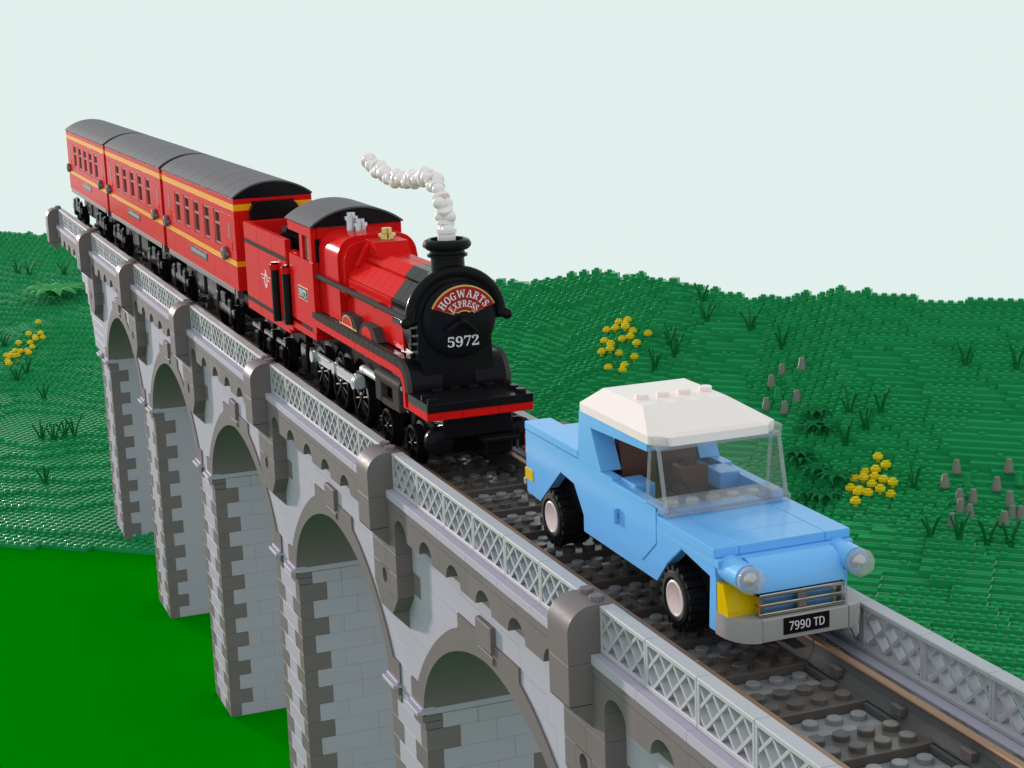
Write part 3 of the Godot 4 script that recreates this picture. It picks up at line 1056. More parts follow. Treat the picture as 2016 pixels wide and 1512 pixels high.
	for sd in [1.0, -1.0]:
		for i in 11:
			var x := -19.75 + i * 1.225
			var mat := "red" if i < 8 else "black"
			m = MB.new(o)
			m.prism([Vector2(sd * 1.98, 8.02), Vector2(sd * 2.10, 8.06), Vector2(sd * 1.32, 8.98), Vector2(sd * 1.20, 8.90)], "x", x + 0.02, x + 1.205, 0.0)
			part(l, "boiler_tile", m, mat)
		for i in 8:
			var x := -18.3 + i * 1.55
			var mat := "red" if i < 5 else "black"
			m = MB.new(o)
			m.prism([Vector2(sd * 1.15, 9.0), Vector2(sd * 1.16, 9.1), Vector2(sd * 0.62, 9.62), Vector2(sd * 0.02, 9.62), Vector2(sd * 0.02, 9.45)], "x", x + 0.015, x + 1.535, 0.0)
			part(l, "boiler_top_tile", m, mat)
		bx(l, "boiler_band", "red", o, Vector3(-20.0, 7.25, sd * 1.9), Vector3(-10.2, 8.0, sd * 2.12), 0.05)
		bx(l, "boiler_band", "black", o, Vector3(-10.18, 7.3, sd * 1.9), Vector3(-6.6, 8.0, sd * 2.08), 0.05)
		m = MB.new(o)
		m.cyl(Vector3(-25.0, 7.5, sd * 2.58), Vector3(-6.1, 7.5, sd * 2.58), 0.15, 12)
		part(l, "handrail", m, "rod_dark")
		for x in [-18.9, -13.0]:
			bx(l, "rail_bracket", "red", o, Vector3(x, 7.2, sd * 1.9), Vector3(x + 0.9, 7.36, sd * 2.5), 0.02)
		bx(l, "lower_lagging", "red", o, Vector3(-20.2, 5.3, sd * 1.7), Vector3(-8.8, 7.0, sd * 1.97), 0.05)
		bx(l, "firebox_box", "red", o, Vector3(-23.4, 5.29, sd * 1.6), Vector3(-20.5, 6.9, sd * 2.25), 0.04)
		bx(l, "rail_end", "black", o, Vector3(-8.2, 7.1, sd * 2.0), Vector3(-6.2, 7.32, sd * 2.75), 0.03)
	# firebox and the collar ahead of it
	var fb := mirrored([Vector2(-2.4, 5.29), Vector2(-2.45, 8.6)] + arc(Vector2(-1.25, 9.0), 1.2, 180, 90, 10, 1.3) + [Vector2(0, 10.34)])
	m = MB.new(o)
	m.prism(fb, "x", -23.4, -19.35)
	part(l, "firebox", m, "red")
	var fb2 := mirrored([Vector2(-2.2, 6.9), Vector2(-2.25, 8.5)] + arc(Vector2(-1.15, 8.85), 1.1, 180, 90, 10, 1.15) + [Vector2(0, 10.04)])
	m = MB.new(o)
	m.prism(fb2, "x", -19.34, -18.6)
	part(l, "firebox_collar", m, "red")
	m = MB.new(o)
	m.prism([Vector2(-19.0, 9.4), Vector2(-15.7, 9.4), Vector2(-16.5, 10.2), Vector2(-18.4, 10.2)], "z", -1.0, 1.0, 0.0)
	part(l, "dome_saddle", m, "red")
	m = MB.new(o)
	m.prism(mirrored([Vector2(-1.75, 8.75), Vector2(-1.02, 10.0), Vector2(-1.0, 10.18), Vector2(0, 10.18)]), "x", -18.3, -17.6, 0.0)
	part(l, "dome_saddle", m, "red")
	m = MB.new(o)
	m.lathe([Vector2(0.4, 0), Vector2(0.4, 0.22), Vector2(0.52, 0.24), Vector2(0.52, 0.38), Vector2(0.3, 0.42), Vector2(0.3, 0.7), Vector2(0, 0.7)], Vector3(-17.3, 10.2, 0), Vector3.UP, 10)
	part(l, "dome_valve", m, "gold")
	for e in [[-21.9, 0.75, 0.32], [-21.2, 0.40, 0.0]]:
		m = MB.new(o)
		var b: float = e[2]
		m.lathe([Vector2(0.33, 0), Vector2(0.33, 0.32 + b), Vector2(0.42, 0.34 + b), Vector2(0.42, 0.54 + b), Vector2(0.25, 0.56 + b), Vector2(0.25, 0.76 + b), Vector2(0, 0.76 + b)], Vector3(e[0], 10.3, e[1]), Vector3.UP, 18)
		part(l, "safety_valve", m, "silver")
	# chimney
	m = MB.new(o)
	m.lathe([Vector2(1.15, -0.55), Vector2(1.02, 0.0), Vector2(1.06, 0.12), Vector2(0.90, 0.18), Vector2(0.88, 0.95), Vector2(1.06, 1.0), Vector2(1.06, 1.12), Vector2(0.92, 1.18), Vector2(0.92, 1.34), Vector2(1.12, 1.38), Vector2(1.26, 1.52), Vector2(1.28, 1.66), Vector2(1.18, 1.84), Vector2(1.0, 1.92), Vector2(0.88, 1.90), Vector2(0.84, 1.5), Vector2(0, 1.45)], Vector3(-6.7, 9.55, 0), Vector3.UP, 40)
	part(l, "chimney", m, "black")
	# cab
	for sd in [1.0, -1.0]:
		bx(l, "cab_side", "red", o, Vector3(-29.2, 4.15, sd * 2.5), Vector3(-23.55, 8.3, sd * 2.88), 0.03)
		bx(l, "cab_pillar", "red", o, Vector3(-24.2, 8.31, sd * 2.5), Vector3(-23.55, 10.4, sd * 2.88), 0.03)
		bx(l, "cab_pillar", "red", o, Vector3(-26.5, 8.31, sd * 2.5), Vector3(-25.75, 10.4, sd * 2.86), 0.03)
		bx(l, "cab_header", "red", o, Vector3(-29.2, 9.8, sd * 2.5), Vector3(-23.56, 10.42, sd * 2.87), 0.03)
		bx(l, "cab_window", "pane", o, Vector3(-25.74, 8.32, sd * 2.6), Vector3(-24.21, 9.79, sd * 2.7), 0.01)
		bx(l, "cab_step", "red", o, Vector3(-29.1, 3.5, sd * 1.2), Vector3(-23.5, 3.92, sd * 2.9), 0.03)
		bx(l, "cab_step_tile", "tile_grey", o, Vector3(-27.0, 3.93, sd * 1.2), Vector3(-23.5, 4.1, sd * 2.88), 0.03)
		bx(l, "side_pocket", "red", o, Vector3(-24.3, 3.93, sd * 1.9), Vector3(-23.4, 4.85, sd * 2.885), 0.03)
		m = MB.new(o)
		m.cyl(Vector3(-29.75, 3.6, sd * 2.95), Vector3(-29.75, 7.0, sd * 2.95), 0.34, 16)
		part(l, "cab_handrail", m, "black")
		m = MB.new(o)
		m.cyl(Vector3(-29.75, 6.9, sd * 2.95), Vector3(-29.75, 7.3, sd * 2.95), 0.40, 16)
		part(l, "handrail_cap", m, "red")
		m = MB.new(o)
		m.cyl(Vector3(-29.75, 7.3, sd * 2.95), Vector3(-29.75, 7.42, sd * 2.95), 0.3, 16)
		part(l, "handrail_knob", m, "black")
		bx(l, "cab_foot", "red", o, Vector3(-30.6, 3.2, sd * 1.5), Vector3(-29.2, 3.55, sd * 2.9), 0.03)
	bx(l, "cab_front", "red", o, Vector3(-23.9, 4.9, -2.48), Vector3(-23.5, 10.4, 2.48), 0.03)
	for sd in [1.0, -1.0]:
		bx(l, "cab_front_window", "black", o, Vector3(-23.52, 8.35, sd * 2.36), Vector3(-23.47, 9.75, sd * 2.64), 0.01)
	bx(l, "cab_floor", "soot", o, Vector3(-29.2, 3.6, -2.45), Vector3(-23.6, 4.2, 2.45), 0.02)
	var under := mirrored([Vector2(-2.88, 10.43)] + arc(Vector2(0, 6.85), 4.6, 128.0, 90, 12))
	m = MB.new(o)
	m.prism(under, "x", -23.9, -23.45)
	part(l, "cab_gable", m, "black")
	for e in [[-29.45, -27.55], [-27.53, -25.45], [-25.43, -23.35]]:
		m = MB.new(o)
		var skin := arc(Vector2(0, 6.85), 4.72, 129.0, 51.0, 24) + arc(Vector2(0, 6.85), 4.61, 51.0, 129.0, 24)
		m.prism(skin, "x", e[0], e[1])
		part(l, "cab_roof_panel", m, "roof_grey")
	bx(l, "cab_number_plate", "gold_print", o, Vector3(-27.3, 5.70, 2.86), Vector3(-24.98, 6.52, 2.905), 0.01)
	bx(l, "cab_number_face", "black", o, Vector3(-27.22, 5.76, 2.87), Vector3(-25.06, 6.46, 2.915), 0.01)
	inst(l, "lettering", words("5972", true, 1.7, 0.46), mats.pale_print, Vector3(-26.14, 6.11, 2.925) - o)
	# pipes and springs below the cab
	for e in [[-28.4, 2.0], [-26.6, 1.9]]:
		bx(l, "spring_box", "black", o, Vector3(e[0], 0.9, e[1]), Vector3(e[0] + 1.3, 2.6, e[1] + 0.7), 0.1)
	bx(l, "under_step", "tile_grey", o, Vector3(-25.9, 2.5, 2.2), Vector3(-24.3, 2.72, 2.75), 0.03)
	bx(l, "under_step", "tile_grey", o, Vector3(-25.9, 1.95, 2.2), Vector3(-24.5, 2.15, 2.75), 0.03)

func build_smoke():
	var o := Vector3(-6.7, 11.0, 0)
	var s := thing("smoke_plume", "curling white plume of stacked round pieces rising from the black chimney", "smoke", o)
	var m := MB.new(o)
	m.lathe([Vector2(0.48, 0), Vector2(0.48, 0.62), Vector2(0.44, 0.66), Vector2(0.54, 0.68), Vector2(0.54, 0.86), Vector2(0, 0.9)], Vector3(-6.7, 11.1, 0), Vector3.UP, 24)
	part(s, "plume_base", m, "smoke_white")
	var path := [Vector3(-6.72, 11.9, 0), Vector3(-6.75, 12.3, 0), Vector3(-6.7, 13.0, 0.05), Vector3(-7.25, 13.75, 0.1), Vector3(-7.95, 14.3, 0.1), Vector3(-9.2, 14.5, 0.05), Vector3(-12.0, 14.12, -0.1), Vector3(-14.95, 13.92, 0.0), Vector3(-17.4, 14.15, 0.1), Vector3(-19.4, 14.55, 0.15)]
	var c := Curve3D.new()
	for i in path.size():
		var d: Vector3 = (path[mini(i + 1, path.size() - 1)] - path[maxi(i - 1, 0)]) / 6.0
		c.add_point(path[i], -d, d)
	var len := c.get_baked_length()
	var d := 0.0
	var i := 0
	while d < len:
		var p := c.sample_baked(d)
		var q := c.sample_baked(minf(d + 0.05, len))
		var t := (q - p).normalized() if q.distance_to(p) > 0.001 else (p - c.sample_baked(d - 0.1)).normalized()
		var a := t.cross(Vector3(0, 0.2, 1)).normalized()
		var b := t.cross(a)
		var ang := i * 0.9
		var off := (a * cos(ang) + b * sin(ang)) * 0.24
		# a two-lobed piece, then the collar between it and the next
		m = MB.new(o)
		m.ball(p + off, 0.34, 16)
		m.ball(p - off, 0.34, 16)
		part(s, "plume_lobe", m, "smoke_white")
		m = MB.new(o)
		var r := 0.47 if i % 2 == 0 else 0.42
		m.lathe([Vector2(0, -0.13), Vector2(r - 0.1, -0.13), Vector2(r, -0.09), Vector2(r, 0.07), Vector2(r - 0.05, 0.12), Vector2(0, 0.13)], p + t * 0.36, t + a * 0.25 * sin(i * 1.7) + b * 0.2 * cos(i * 2.3), 22)
		part(s, "plume_collar", m, "smoke_white")
		d += 0.72
		i += 1

# ---------------------------------------------------------------- the tender
func build_tender():
	var o := Vector3(-36, 0, 0)
	var t := thing("tender", "red coal tender with dark stripes coupled behind the locomotive cab", "tender", o)
	for sd in [1.0, -1.0]:
		# plates of the side, course by course
		var rows := [[2.90, 3.50, "red"], [3.51, 3.80, "tile_grey"], [3.81, 5.3, "red"], [5.31, 7.54, "red"], [7.55, 7.84, "tile_grey"], [7.85, 8.98, "red"]]
		for r in rows:
			var cuts := [-41.9, -37.9, -33.9, -30.15]
			if r[1] - r[0] < 0.4:
				cuts = [-41.9, -30.15]
			for i in cuts.size() - 1:
				bx(t, "side_plate", r[2], o, Vector3(cuts[i] + 0.012, r[0], sd * 2.5), Vector3(cuts[i + 1] - 0.012, r[1], sd * 2.88), 0.02)
		bx(t, "front_wing", "red", o, Vector3(-30.13, 7.5, sd * 2.2), Vector3(-28.3, 8.35, sd * 2.6), 0.04)
		bx(t, "front_corner", "red", o, Vector3(-30.2, 2.9, sd * 2.2), Vector3(-30.0, 8.3, sd * 2.84), 0.02)
		var m := MB.new(o)
		m.cyl(Vector3(-32.6, 3.4, sd * 3.0), Vector3(-32.6, 6.85, sd * 3.0), 0.34, 16)
		part(t, "handrail", m, "black")
		m = MB.new(o)
		m.cyl(Vector3(-32.6, 6.8, sd * 3.0), Vector3(-32.6, 7.15, sd * 3.0), 0.40, 16)
		part(t, "handrail_cap", m, "red")
		m = MB.new(o)
		m.cyl(Vector3(-32.6, 7.15, sd * 3.0), Vector3(-32.6, 7.28, sd * 3.0), 0.3, 16)
		part(t, "handrail_knob", m, "black")
		# emblem: a ring with a bar through it on either side
		m = MB.new(o)
		m.prism(arc(Vector2(-36.0, 5.6), 0.42, 0, 180, 12, 0.52) + arc(Vector2(-36.0, 5.6), 0.24, 180, 0, 12, 0.32), "z", sd * 2.87, sd * 2.895)
		m.prism(arc(Vector2(-36.0, 5.6), 0.42, 0, -180, 12, 0.52) + arc(Vector2(-36.0, 5.6), 0.24, -180, 0, 12, 0.32), "z", sd * 2.87, sd * 2.895)
		m.box(Vector3(-36.12, 6.08, sd * 2.87), Vector3(-35.88, 6.3, sd * 2.895), 0.01)
		for e in [[-37.4, -36.5, 5.86], [-37.1, -36.5, 5.62], [-35.5, -34.6, 5.86], [-35.5, -34.9, 5.62]]:
			m.box(Vector3(e[0], e[2], sd * 2.87), Vector3(e[1], e[2] + 0.05, sd * 2.892), 0.01)
		part(t, "emblem", m, "pale_print")
	bx(t, "rear_wall", "red", o, Vector3(-41.88, 2.9, -2.49), Vector3(-41.4, 8.97, 2.49), 0.03)
	bx(t, "bunker_floor", "soot", o, Vector3(-41.4, 6.6, -2.49), Vector3(-30.2, 6.9, 2.49), 0.02)
	bx(t, "front_wall", "red", o, Vector3(-30.7, 2.9, -2.49), Vector3(-30.2, 7.4, 2.49), 0.03)
	bx(t, "frame", "soot", o, Vector3(-41.6, 0.8, -1.8), Vector3(-30.4, 2.88, 1.8), 0.1)
	var w := wheel_meshes(1.1, 0.6, 8)
	for x in [-39.6, -36.1, -32.6]:
		for z in [2.72, -2.72]:
			put_wheel(t, w, Vector3(x, 1.1, z), o, z < 0)
			bx(t, "axle_box", "black", o, Vector3(x - 0.5, 0.8, signf(z) * 2.7), Vector3(x + 0.5, 1.6, signf(z) * 3.0), 0.1)
			bx(t, "leaf_spring", "black", o, Vector3(x - 1.2, 1.75, signf(z) * 2.72), Vector3(x + 1.2, 2.1, signf(z) * 2.95), 0.1)
	bx(t, "drawbar", "black", o, Vector3(-44.6, 1.2, -0.5), Vector3(-41.6, 1.8, 0.5), 0.05)
	for sd in [1.0, -1.0]:
		bx(t, "rear_lamp_bracket", "red", o, Vector3(-42.2, 6.2, sd * 2.2), Vector3(-41.9, 7.4, sd * 2.8), 0.03)
		bx(t, "rear_step", "black", o, Vector3(-42.3, 7.0, sd * 2.25), Vector3(-42.18, 7.3, sd * 2.75), 0.02)

func build_coal():
	var o := Vector3(-34, 6.9, 0)
	var m := MB.new(o)
	for i in 240:
		var x := rng.randf_range(-40.6, -30.6)
		var z := rng.randf_range(-2.1, 2.1)
		var top := 7.8 + 2.1 * exp(-pow((x + 32.0) / 3.6, 2.0)) * (1.0 - 0.10 * z * z)
		var y := rng.randf_range(maxf(6.95, top - 0.8), top)
		var s := rng.randf_range(0.28, 0.55)
		var b := Basis.from_euler(Vector3(rng.randf() * 6, rng.randf() * 6, rng.randf() * 6))
		var p := []
		for q in [Vector3(1, 1, 1), Vector3(-1, 1, 1), Vector3(-1, -1, 1), Vector3(1, -1, 1), Vector3(1, 1, -1), Vector3(-1, 1, -1), Vector3(-1, -1, -1), Vector3(1, -1, -1)]:
			p.append(Vector3(x, y, z) + b * (q * s * rng.randf_range(0.55, 0.9)))
		for f in [[0, 1, 2], [0, 2, 3], [4, 5, 6], [4, 6, 7], [0, 1, 5], [0, 5, 4], [2, 3, 7], [2, 7, 6], [1, 2, 6], [1, 6, 5], [0, 3, 7], [0, 7, 4]]:
			m.face([p[f[0]], p[f[1]], p[f[2]]], Vector3(x, y, z))
	var c := inst(self, "coal_heap", m.mesh(), mats.soot, o)
	tag(c, "heap of loose black coal filling the red tender", "coal", "", "stuff")

# ---------------------------------------------------------------- the coaches
func build_coach(x0: float, x1: float, label: String):
	# x0 is the rear end, x1 the front end
	var o := Vector3((x0 + x1) * 0.5, 0, 0)
	var c := thing("railway_coach", label, "coach", o, "red coaches behind the tender")
	var L := x1 - x0
	var mid := (x0 + x1) * 0.5
	var wy0 := 6.36
	var wy1 := 8.94
	var pitch := L * 0.1405
	var g := 0.0
	for sd in [1.0, -1.0]:
		var zi: float = sd * 2.5
		var zo: float = sd * 2.88
		var cuts := 7
		for i in cuts:
			var a := x0 + L * i / cuts + 0.008
			var b := x0 + L * (i + 1) / cuts - 0.008
			bx(c, "lower_panel", "red", o, Vector3(a, 4.0, zi), Vector3(b, 5.37, zo), 0.02)
			bx(c, "sole_strip", "red", o, Vector3(a, 3.62, zi), Vector3(b, 3.98, zo), 0.02)
		bx(c, "lower_stripe", "stripe_yellow", o, Vector3(x0, 5.38, zi), Vector3(x1, 5.76, sd * 2.89), 0.02)
		bx(c, "waist_rail", "red", o, Vector3(x0, 5.77, zi), Vector3(x1, wy0 - 0.01, zo), 0.02)
		bx(c, "top_rail", "red", o, Vector3(x0, wy1 + 0.01, zi), Vector3(x1, 9.38, zo), 0.02)
		bx(c, "upper_stripe", "stripe_yellow", o, Vector3(x0, 9.39, zi), Vector3(x1, 9.84, sd * 2.89), 0.02)
		bx(c, "cornice", "red", o, Vector3(x0, 9.85, zi), Vector3(x1, 10.225, zo), 0.02)
		bx(c, "gutter", "black", o, Vector3(x0, 10.235, zi), Vector3(x1, 10.29, sd * 2.9), 0.02)
		# windows and what stands between them
		var edge := x0
		for i in 5:
			var xc := mid + (i - 2) * pitch
			var a := xc - 1.02
			var b := xc + 1.02
			bx(c, "window_pillar", "red", o, Vector3(edge + g, wy0, zi), Vector3(a, wy1, zo), 0.02)
			edge = b
			var wnd := Node3D.new()
			wnd.name = "window"
			c.add_child(wnd, true)
			var pm := MB.new(o)
			pm.plain_box(Vector3(a + 0.03, wy0 + 0.03, minf(sd * 2.58, sd * 2.64)), Vector3(b - 0.03, wy1 - 0.03, maxf(sd * 2.58, sd * 2.64)))
			part(wnd, "pane", pm, "pane")
			var fm := MB.new(o)
			for f in [[a + 0.02, a + 0.22, wy0 + 0.02, wy1 - 0.02], [b - 0.22, b - 0.02, wy0 + 0.02, wy1 - 0.02], [a + 0.2, b - 0.2, wy0 + 0.02, wy0 + 0.2], [a + 0.2, b - 0.2, wy1 - 0.2, wy1 - 0.02], [a + 0.2, b - 0.2, 7.86, 8.06]]:
				fm.box(Vector3(f[0], f[2], sd * 2.66), Vector3(f[1], f[3], sd * 2.84), 0.02)
			part(wnd, "window_frame", fm, "frame_mauve")
		bx(c, "window_pillar", "red", o, Vector3(edge, wy0, zi), Vector3(x1, wy1, zo), 0.02)
		for e in [x0 + 1.9, x1 - 2.2]:
			bx(c, "door_light", "dark_red", o, Vector3(e, 7.25, sd * 2.8), Vector3(e + 0.75, 8.35, sd * 2.895), 0.02)
			bx(c, "door_panel", "red", o, Vector3(e - 0.3, 6.4, sd * 2.8), Vector3(e + 1.05, 7.1, sd * 2.91), 0.02)
		for e in [x0 + 1.0, x1 - 3.3]:
			var hm := MB.new(o)
			hm.lathe([Vector2(0.3, 0.0), Vector2(0.48, 0.05), Vector2(0.52, 0.2), Vector2(0.42, 0.36), Vector2(0.22, 0.38), Vector2(0.2, 0.2), Vector2(0, 0.2)], Vector3(e, 6.02, sd * 2.86), Vector3(0, 0, sd), 20)
			hm.box(Vector3(e + 0.3, 5.9, sd * 2.88), Vector3(e + 1.1, 6.12, sd * 3.05), 0.05)
			part(c, "door_knob", hm, "dark_grey_b")
		# the nameplate is too small in the picture to read
		var np := bx(c, "nameplate", "black", o, Vector3(mid - 3.25, 4.5, sd * 2.86), Vector3(mid + 3.25, 5.12, sd * 2.91), 0.01)
		for i in 11:
			bx(np, "print_mark", "dull_print", o, Vector3(mid - 2.85 + i * 0.52, 4.66, sd * 2.90), Vector3(mid - 2.5 + i * 0.52, 4.96, sd * 2.916), 0.004)
		bx(c, "sole_bar", "dark_grey_b", o, Vector3(x0 + 0.5, 3.16, sd * 2.2), Vector3(x1 - 1.6, 3.6, sd * 2.86), 0.03)
		bx(c, "step_board", "roof_grey", o, Vector3(x1 - 1.5, 2.9, sd * 2.3), Vector3(x1 - 0.9, 3.6, sd * 2.8), 0.04)
	# ends, floor, roof
	for e in [[x0, x0 + 0.4], [x1 - 0.4, x1]]:
		var front: bool = e[0] > mid
		for z in [[-2.49, -1.55], [1.55, 2.49]]:
			bx(c, "end_panel", "red", o, Vector3(e[0], 3.62, z[0]), Vector3(e[1], 10.22, z[1]), 0.02)
			var q := 0.012 if front else -0.012
			var fx: float = e[1] + q if front else e[0] + q
			for yy in [[9.39, 9.84], [5.38, 5.76]]:
				bx(c, "end_stripe", "stripe_yellow", o, Vector3(fx - 0.2, yy[0], z[0] - (0.385 if z[0] < 0 else 0.0)), Vector3(fx + (0.0 if front else 0.2), yy[1], z[1] + (0.385 if z[0] > 0 else 0.0)), 0.01)
		bx(c, "end_header", "red", o, Vector3(e[0] + 0.01, 10.0, -1.54), Vector3(e[1] - 0.01, 10.22, 1.54), 0.02)
		var bm := MB.new(o)
		var fold := [Vector2(-1.75, 3.6), Vector2(1.75, 3.6)] + arc(Vector2(1.0, 9.25), 0.78, 0, 90, 6) + arc(Vector2(-1.0, 9.25), 0.78, 90, 180, 6)
		var bx0: float = e[0] - 0.55 if not front else e[0]
		bm.prism(fold, "x", bx0, bx0 + 0.95)
		part(c, "gangway", bm, "black")
		var gm := MB.new(o)
		gm.prism(mirrored([Vector2(-2.88, 10.24)] + arc(Vector2(0, 6.7), 4.6, 128.0, 90, 12)), "x", e[0] + 0.01, e[1] - 0.01)
		part(c, "roof_gable", gm, "black")
	bx(c, "floor", "soot", o, Vector3(x0 + 0.4, 3.2, -2.2), Vector3(x1 - 0.4, 4.0, 2.2), 0.02)
	bx(c, "seats", "case_brown", o, Vector3(x0 + 3.0, 4.0, -1.2), Vector3(x1 - 3.0, 6.9, 1.2), 0.2)
	var panels := 7
	for i in panels:
		var rm := MB.new(o)
		var a := x0 - 0.05 + (L + 0.1) * i / panels
		var b := x0 - 0.05 + (L + 0.1) * (i + 1) / panels
		rm.prism(arc(Vector2(0, 6.7), 4.72, 129.0, 51.0, 24) + arc(Vector2(0, 6.7), 4.61, 51.0, 129.0, 24), "x", a + 0.03, b - 0.03)
		part(c, "roof_panel", rm, "roof_grey")
	# trucks
	var w := wheel_meshes(1.05, 0.55, 8)
	for tx in [x0 + 5.2, x1 - 5.2]:
		bx(c, "truck_bolster", "soot", o, Vector3(tx - 3.4, 1.2, -1.7), Vector3(tx + 3.4, 3.15, 1.7), 0.1)
		for sd in [1.0, -1.0]:
			bx(c, "truck_frame", "black", o, Vector3(tx - 3.6, 1.3, sd * 2.75), Vector3(tx + 3.6, 2.0, sd * 3.0), 0.12)
			for x in [tx - 2.2, tx + 2.2]:
				put_wheel(c, w, Vector3(x, 1.05, sd * 2.70), o, sd < 0)
				bx(c, "axle_box", "black", o, Vector3(x - 0.5, 0.7, sd * 2.72), Vector3(x + 0.5, 2.6, sd * 3.06), 0.14)
			bx(c, "truck_spring", "black", o, Vector3(tx - 0.8, 1.9, sd * 2.72), Vector3(tx + 0.8, 2.9, sd * 3.02), 0.14)
	for e in [[mid - 4.5, mid - 0.6], [mid + 0.4, mid + 4.2]]:
		bx(c, "battery_box", "black", o, Vector3(e[0], 1.3, -2.5), Vector3(e[1], 3.14, 2.5), 0.2)
	bx(c, "coupler", "black", o, Vector3(x0 - 1.2, 1.2, -0.5), Vector3(x0 + 1.0, 1.8, 0.5), 0.05)

# ---------------------------------------------------------------- the car
func build_car():
	var K := 0.923
	var o := Vector3.ZERO
	var c := thing("toy_car", "light blue toy saloon car with white roof and white wheel hubs on the track", "car", Vector3(15.587, -0.457, -1.634))
	var m: MB
	for sd in [1.0, -1.0]:
		# body side with its two wheel openings
		m = MB.new(o, K)
		m.prism([Vector2(-9.8, 1.9), Vector2(-8.1, 1.8), Vector2(-5.4, 3.92), Vector2(-3.8, 3.75), Vector2(-2.72, 2.5), Vector2(-2.72, 1.72), Vector2(5.0, 1.62), Vector2(5.9, 2.56), Vector2(7.42, 3.69), Vector2(9.9, 3.28), Vector2(9.78, 1.1), Vector2(10.4, 1.1), Vector2(10.4, 3.79), Vector2(5.2, 4.2), Vector2(5.2, 4.9), Vector2(0.6, 4.95), Vector2(0.6, 5.06), Vector2(-3.2, 5.06), Vector2(-9.8, 5.06)], "z", sd * 2.5, sd * 3.0, 0.0)
		var side := part(c, "body_side", m, "blue")
		m = MB.new(o, K)
		m.prism([Vector2(0.72, 4.84), Vector2(0.72, 2.25), Vector2(3.6, 2.15), Vector2(5.05, 3.3), Vector2(5.05, 4.84)], "z", sd * 2.9, sd * 3.035, 0.0)
		var door := part(side, "door", m, "blue")
		# front wing panel with its seam
		m = MB.new(o, K)
		m.prism([Vector2(5.09, 4.15), Vector2(5.09, 3.3), Vector2(5.9, 2.62), Vector2(7.42, 3.74), Vector2(9.9, 3.33), Vector2(10.38, 3.33), Vector2(10.38, 3.76)], "z", sd * 2.9, sd * 3.02, 0.0)
		part(side, "wing_panel", m, "blue")
		m = MB.new(o, K)
		m.tube([Vector3(1.2, 3.15, sd * 3.14), Vector3(1.22, 3.85, sd * 3.14)], 0.11, 10)
		m.box(Vector3(1.1, 3.2, sd * 3.0), Vector3(1.32, 3.36, sd * 3.14), 0.02)
		m.box(Vector3(1.1, 3.64, sd * 3.0), Vector3(1.32, 3.8, sd * 3.14), 0.02)
		part(c, "door_handle", m, "blue")
		# boot side rail and rear quarter
		bx(c, "boot_rail", "blue", o, Vector3(-9.85, 5.08, sd * 1.6), Vector3(-3.2, 5.5, sd * 3.02), 0.04, K)
		m = MB.new(o, K)
		m.prism([Vector2(-3.2, 5.07), Vector2(-3.15, 5.8), Vector2(-2.95, 7.44), Vector2(4.25, 7.44), Vector2(4.25, 7.12), Vector2(-1.7, 6.88), Vector2(-0.6, 5.07)], "z", sd * 2.0, sd * 3.0, 0.0)
		part(c, "rear_pillar", m, "blue")
		bx(c, "sill_block", "blue", o, Vector3(0.6, 4.3, sd * 1.6), Vector3(2.1, 5.05, sd * 2.6), 0.03, K)
		# lamps
		m = MB.new(o, K)
		m.lathe([Vector2(0.5, 0), Vector2(0.54, 0.04), Vector2(0.54, 1.55), Vector2(0, 1.55)], Vector3(10.42, 3.72, sd * 2.45), Vector3.RIGHT, 26)
		part(c, "headlamp_tube", m, "blue")
		m = MB.new(o, K)
		m.lathe([Vector2(0.50, 0), Vector2(0.52, 0.18), Vector2(0.56, 0.2), Vector2(0.56, 0.4), Vector2(0.48, 0.56), Vector2(0.3, 0.66), Vector2(0, 0.7)], Vector3(11.98, 3.72, sd * 2.45), Vector3.RIGHT, 26, true)
		var lamp := part(c, "headlamp_glass", m, "lamp_clear")
		m = MB.new(o, K)
		m.lathe([Vector2(0, 0.02), Vector2(0.30, 0.02), Vector2(0.30, 0.2), Vector2(0.12, 0.3), Vector2(0, 0.5)], Vector3(11.98, 3.72, sd * 2.45), Vector3.RIGHT, 16)
		part(lamp, "lamp_core", m, "silver")
		m = MB.new(o, K)
		m.prism([Vector2(10.43, 1.98), Vector2(11.35, 1.98), Vector2(11.35, 2.2), Vector2(10.95, 3.2), Vector2(10.43, 3.2)], "z", sd * 1.72, 2.98 if sd > 0 else -2.1, 0.0)
		part(c, "indicator", m, "amber")
		bx(c, "tail_lamp", "tail_red", o, Vector3(-10.1, 3.6, sd * 2.1), Vector3(-9.84, 4.8, sd * 2.95), 0.05, K)
		bx(c, "rear_indicator", "amber", o, Vector3(-9.95, 2.55, sd * 2.6), Vector3(-8.9, 3.15, sd * 3.05), 0.04, K)
		bx(c, "rear_bumper_end", "bumper_grey", o, Vector3(-10.2, 2.2, sd * 2.2), Vector3(-9.84, 2.54, sd * 3.04), 0.04, K)
		# wheels
		for wx in [6.7, -6.7]:
			_car_wheel(c, K, wx, sd)
	bx(c, "chassis", "soot", o, Vector3(-9.6, 1.3, -1.6), Vector3(10.2, 2.6, 1.6), 0.05, K)
	bx(c, "rear_panel", "blue", o, Vector3(-9.84, 1.9, -1.98), Vector3(-9.3, 5.06, 1.98), 0.03, K)
	bx(c, "boot_lid", "blue", o, Vector3(-9.2, 4.7, -1.58), Vector3(-3.3, 5.2, 1.58), 0.03, K)
	bx(c, "boot_floor", "blue", o, Vector3(-9.2, 4.22, -2.49), Vector3(-3.3, 4.69, 2.49), 0.03, K)
	bx(c, "rear_bumper", "bumper_grey", o, Vector3(-10.3, 1.95, -2.2), Vector3(-9.86, 2.5, 2.2), 0.04, K)
	bx(c, "back_wall", "blue", o, Vector3(-3.18, 5.21, -1.98), Vector3(-2.7, 5.9, 1.98), 0.03, K)
	m = MB.new(o, K)
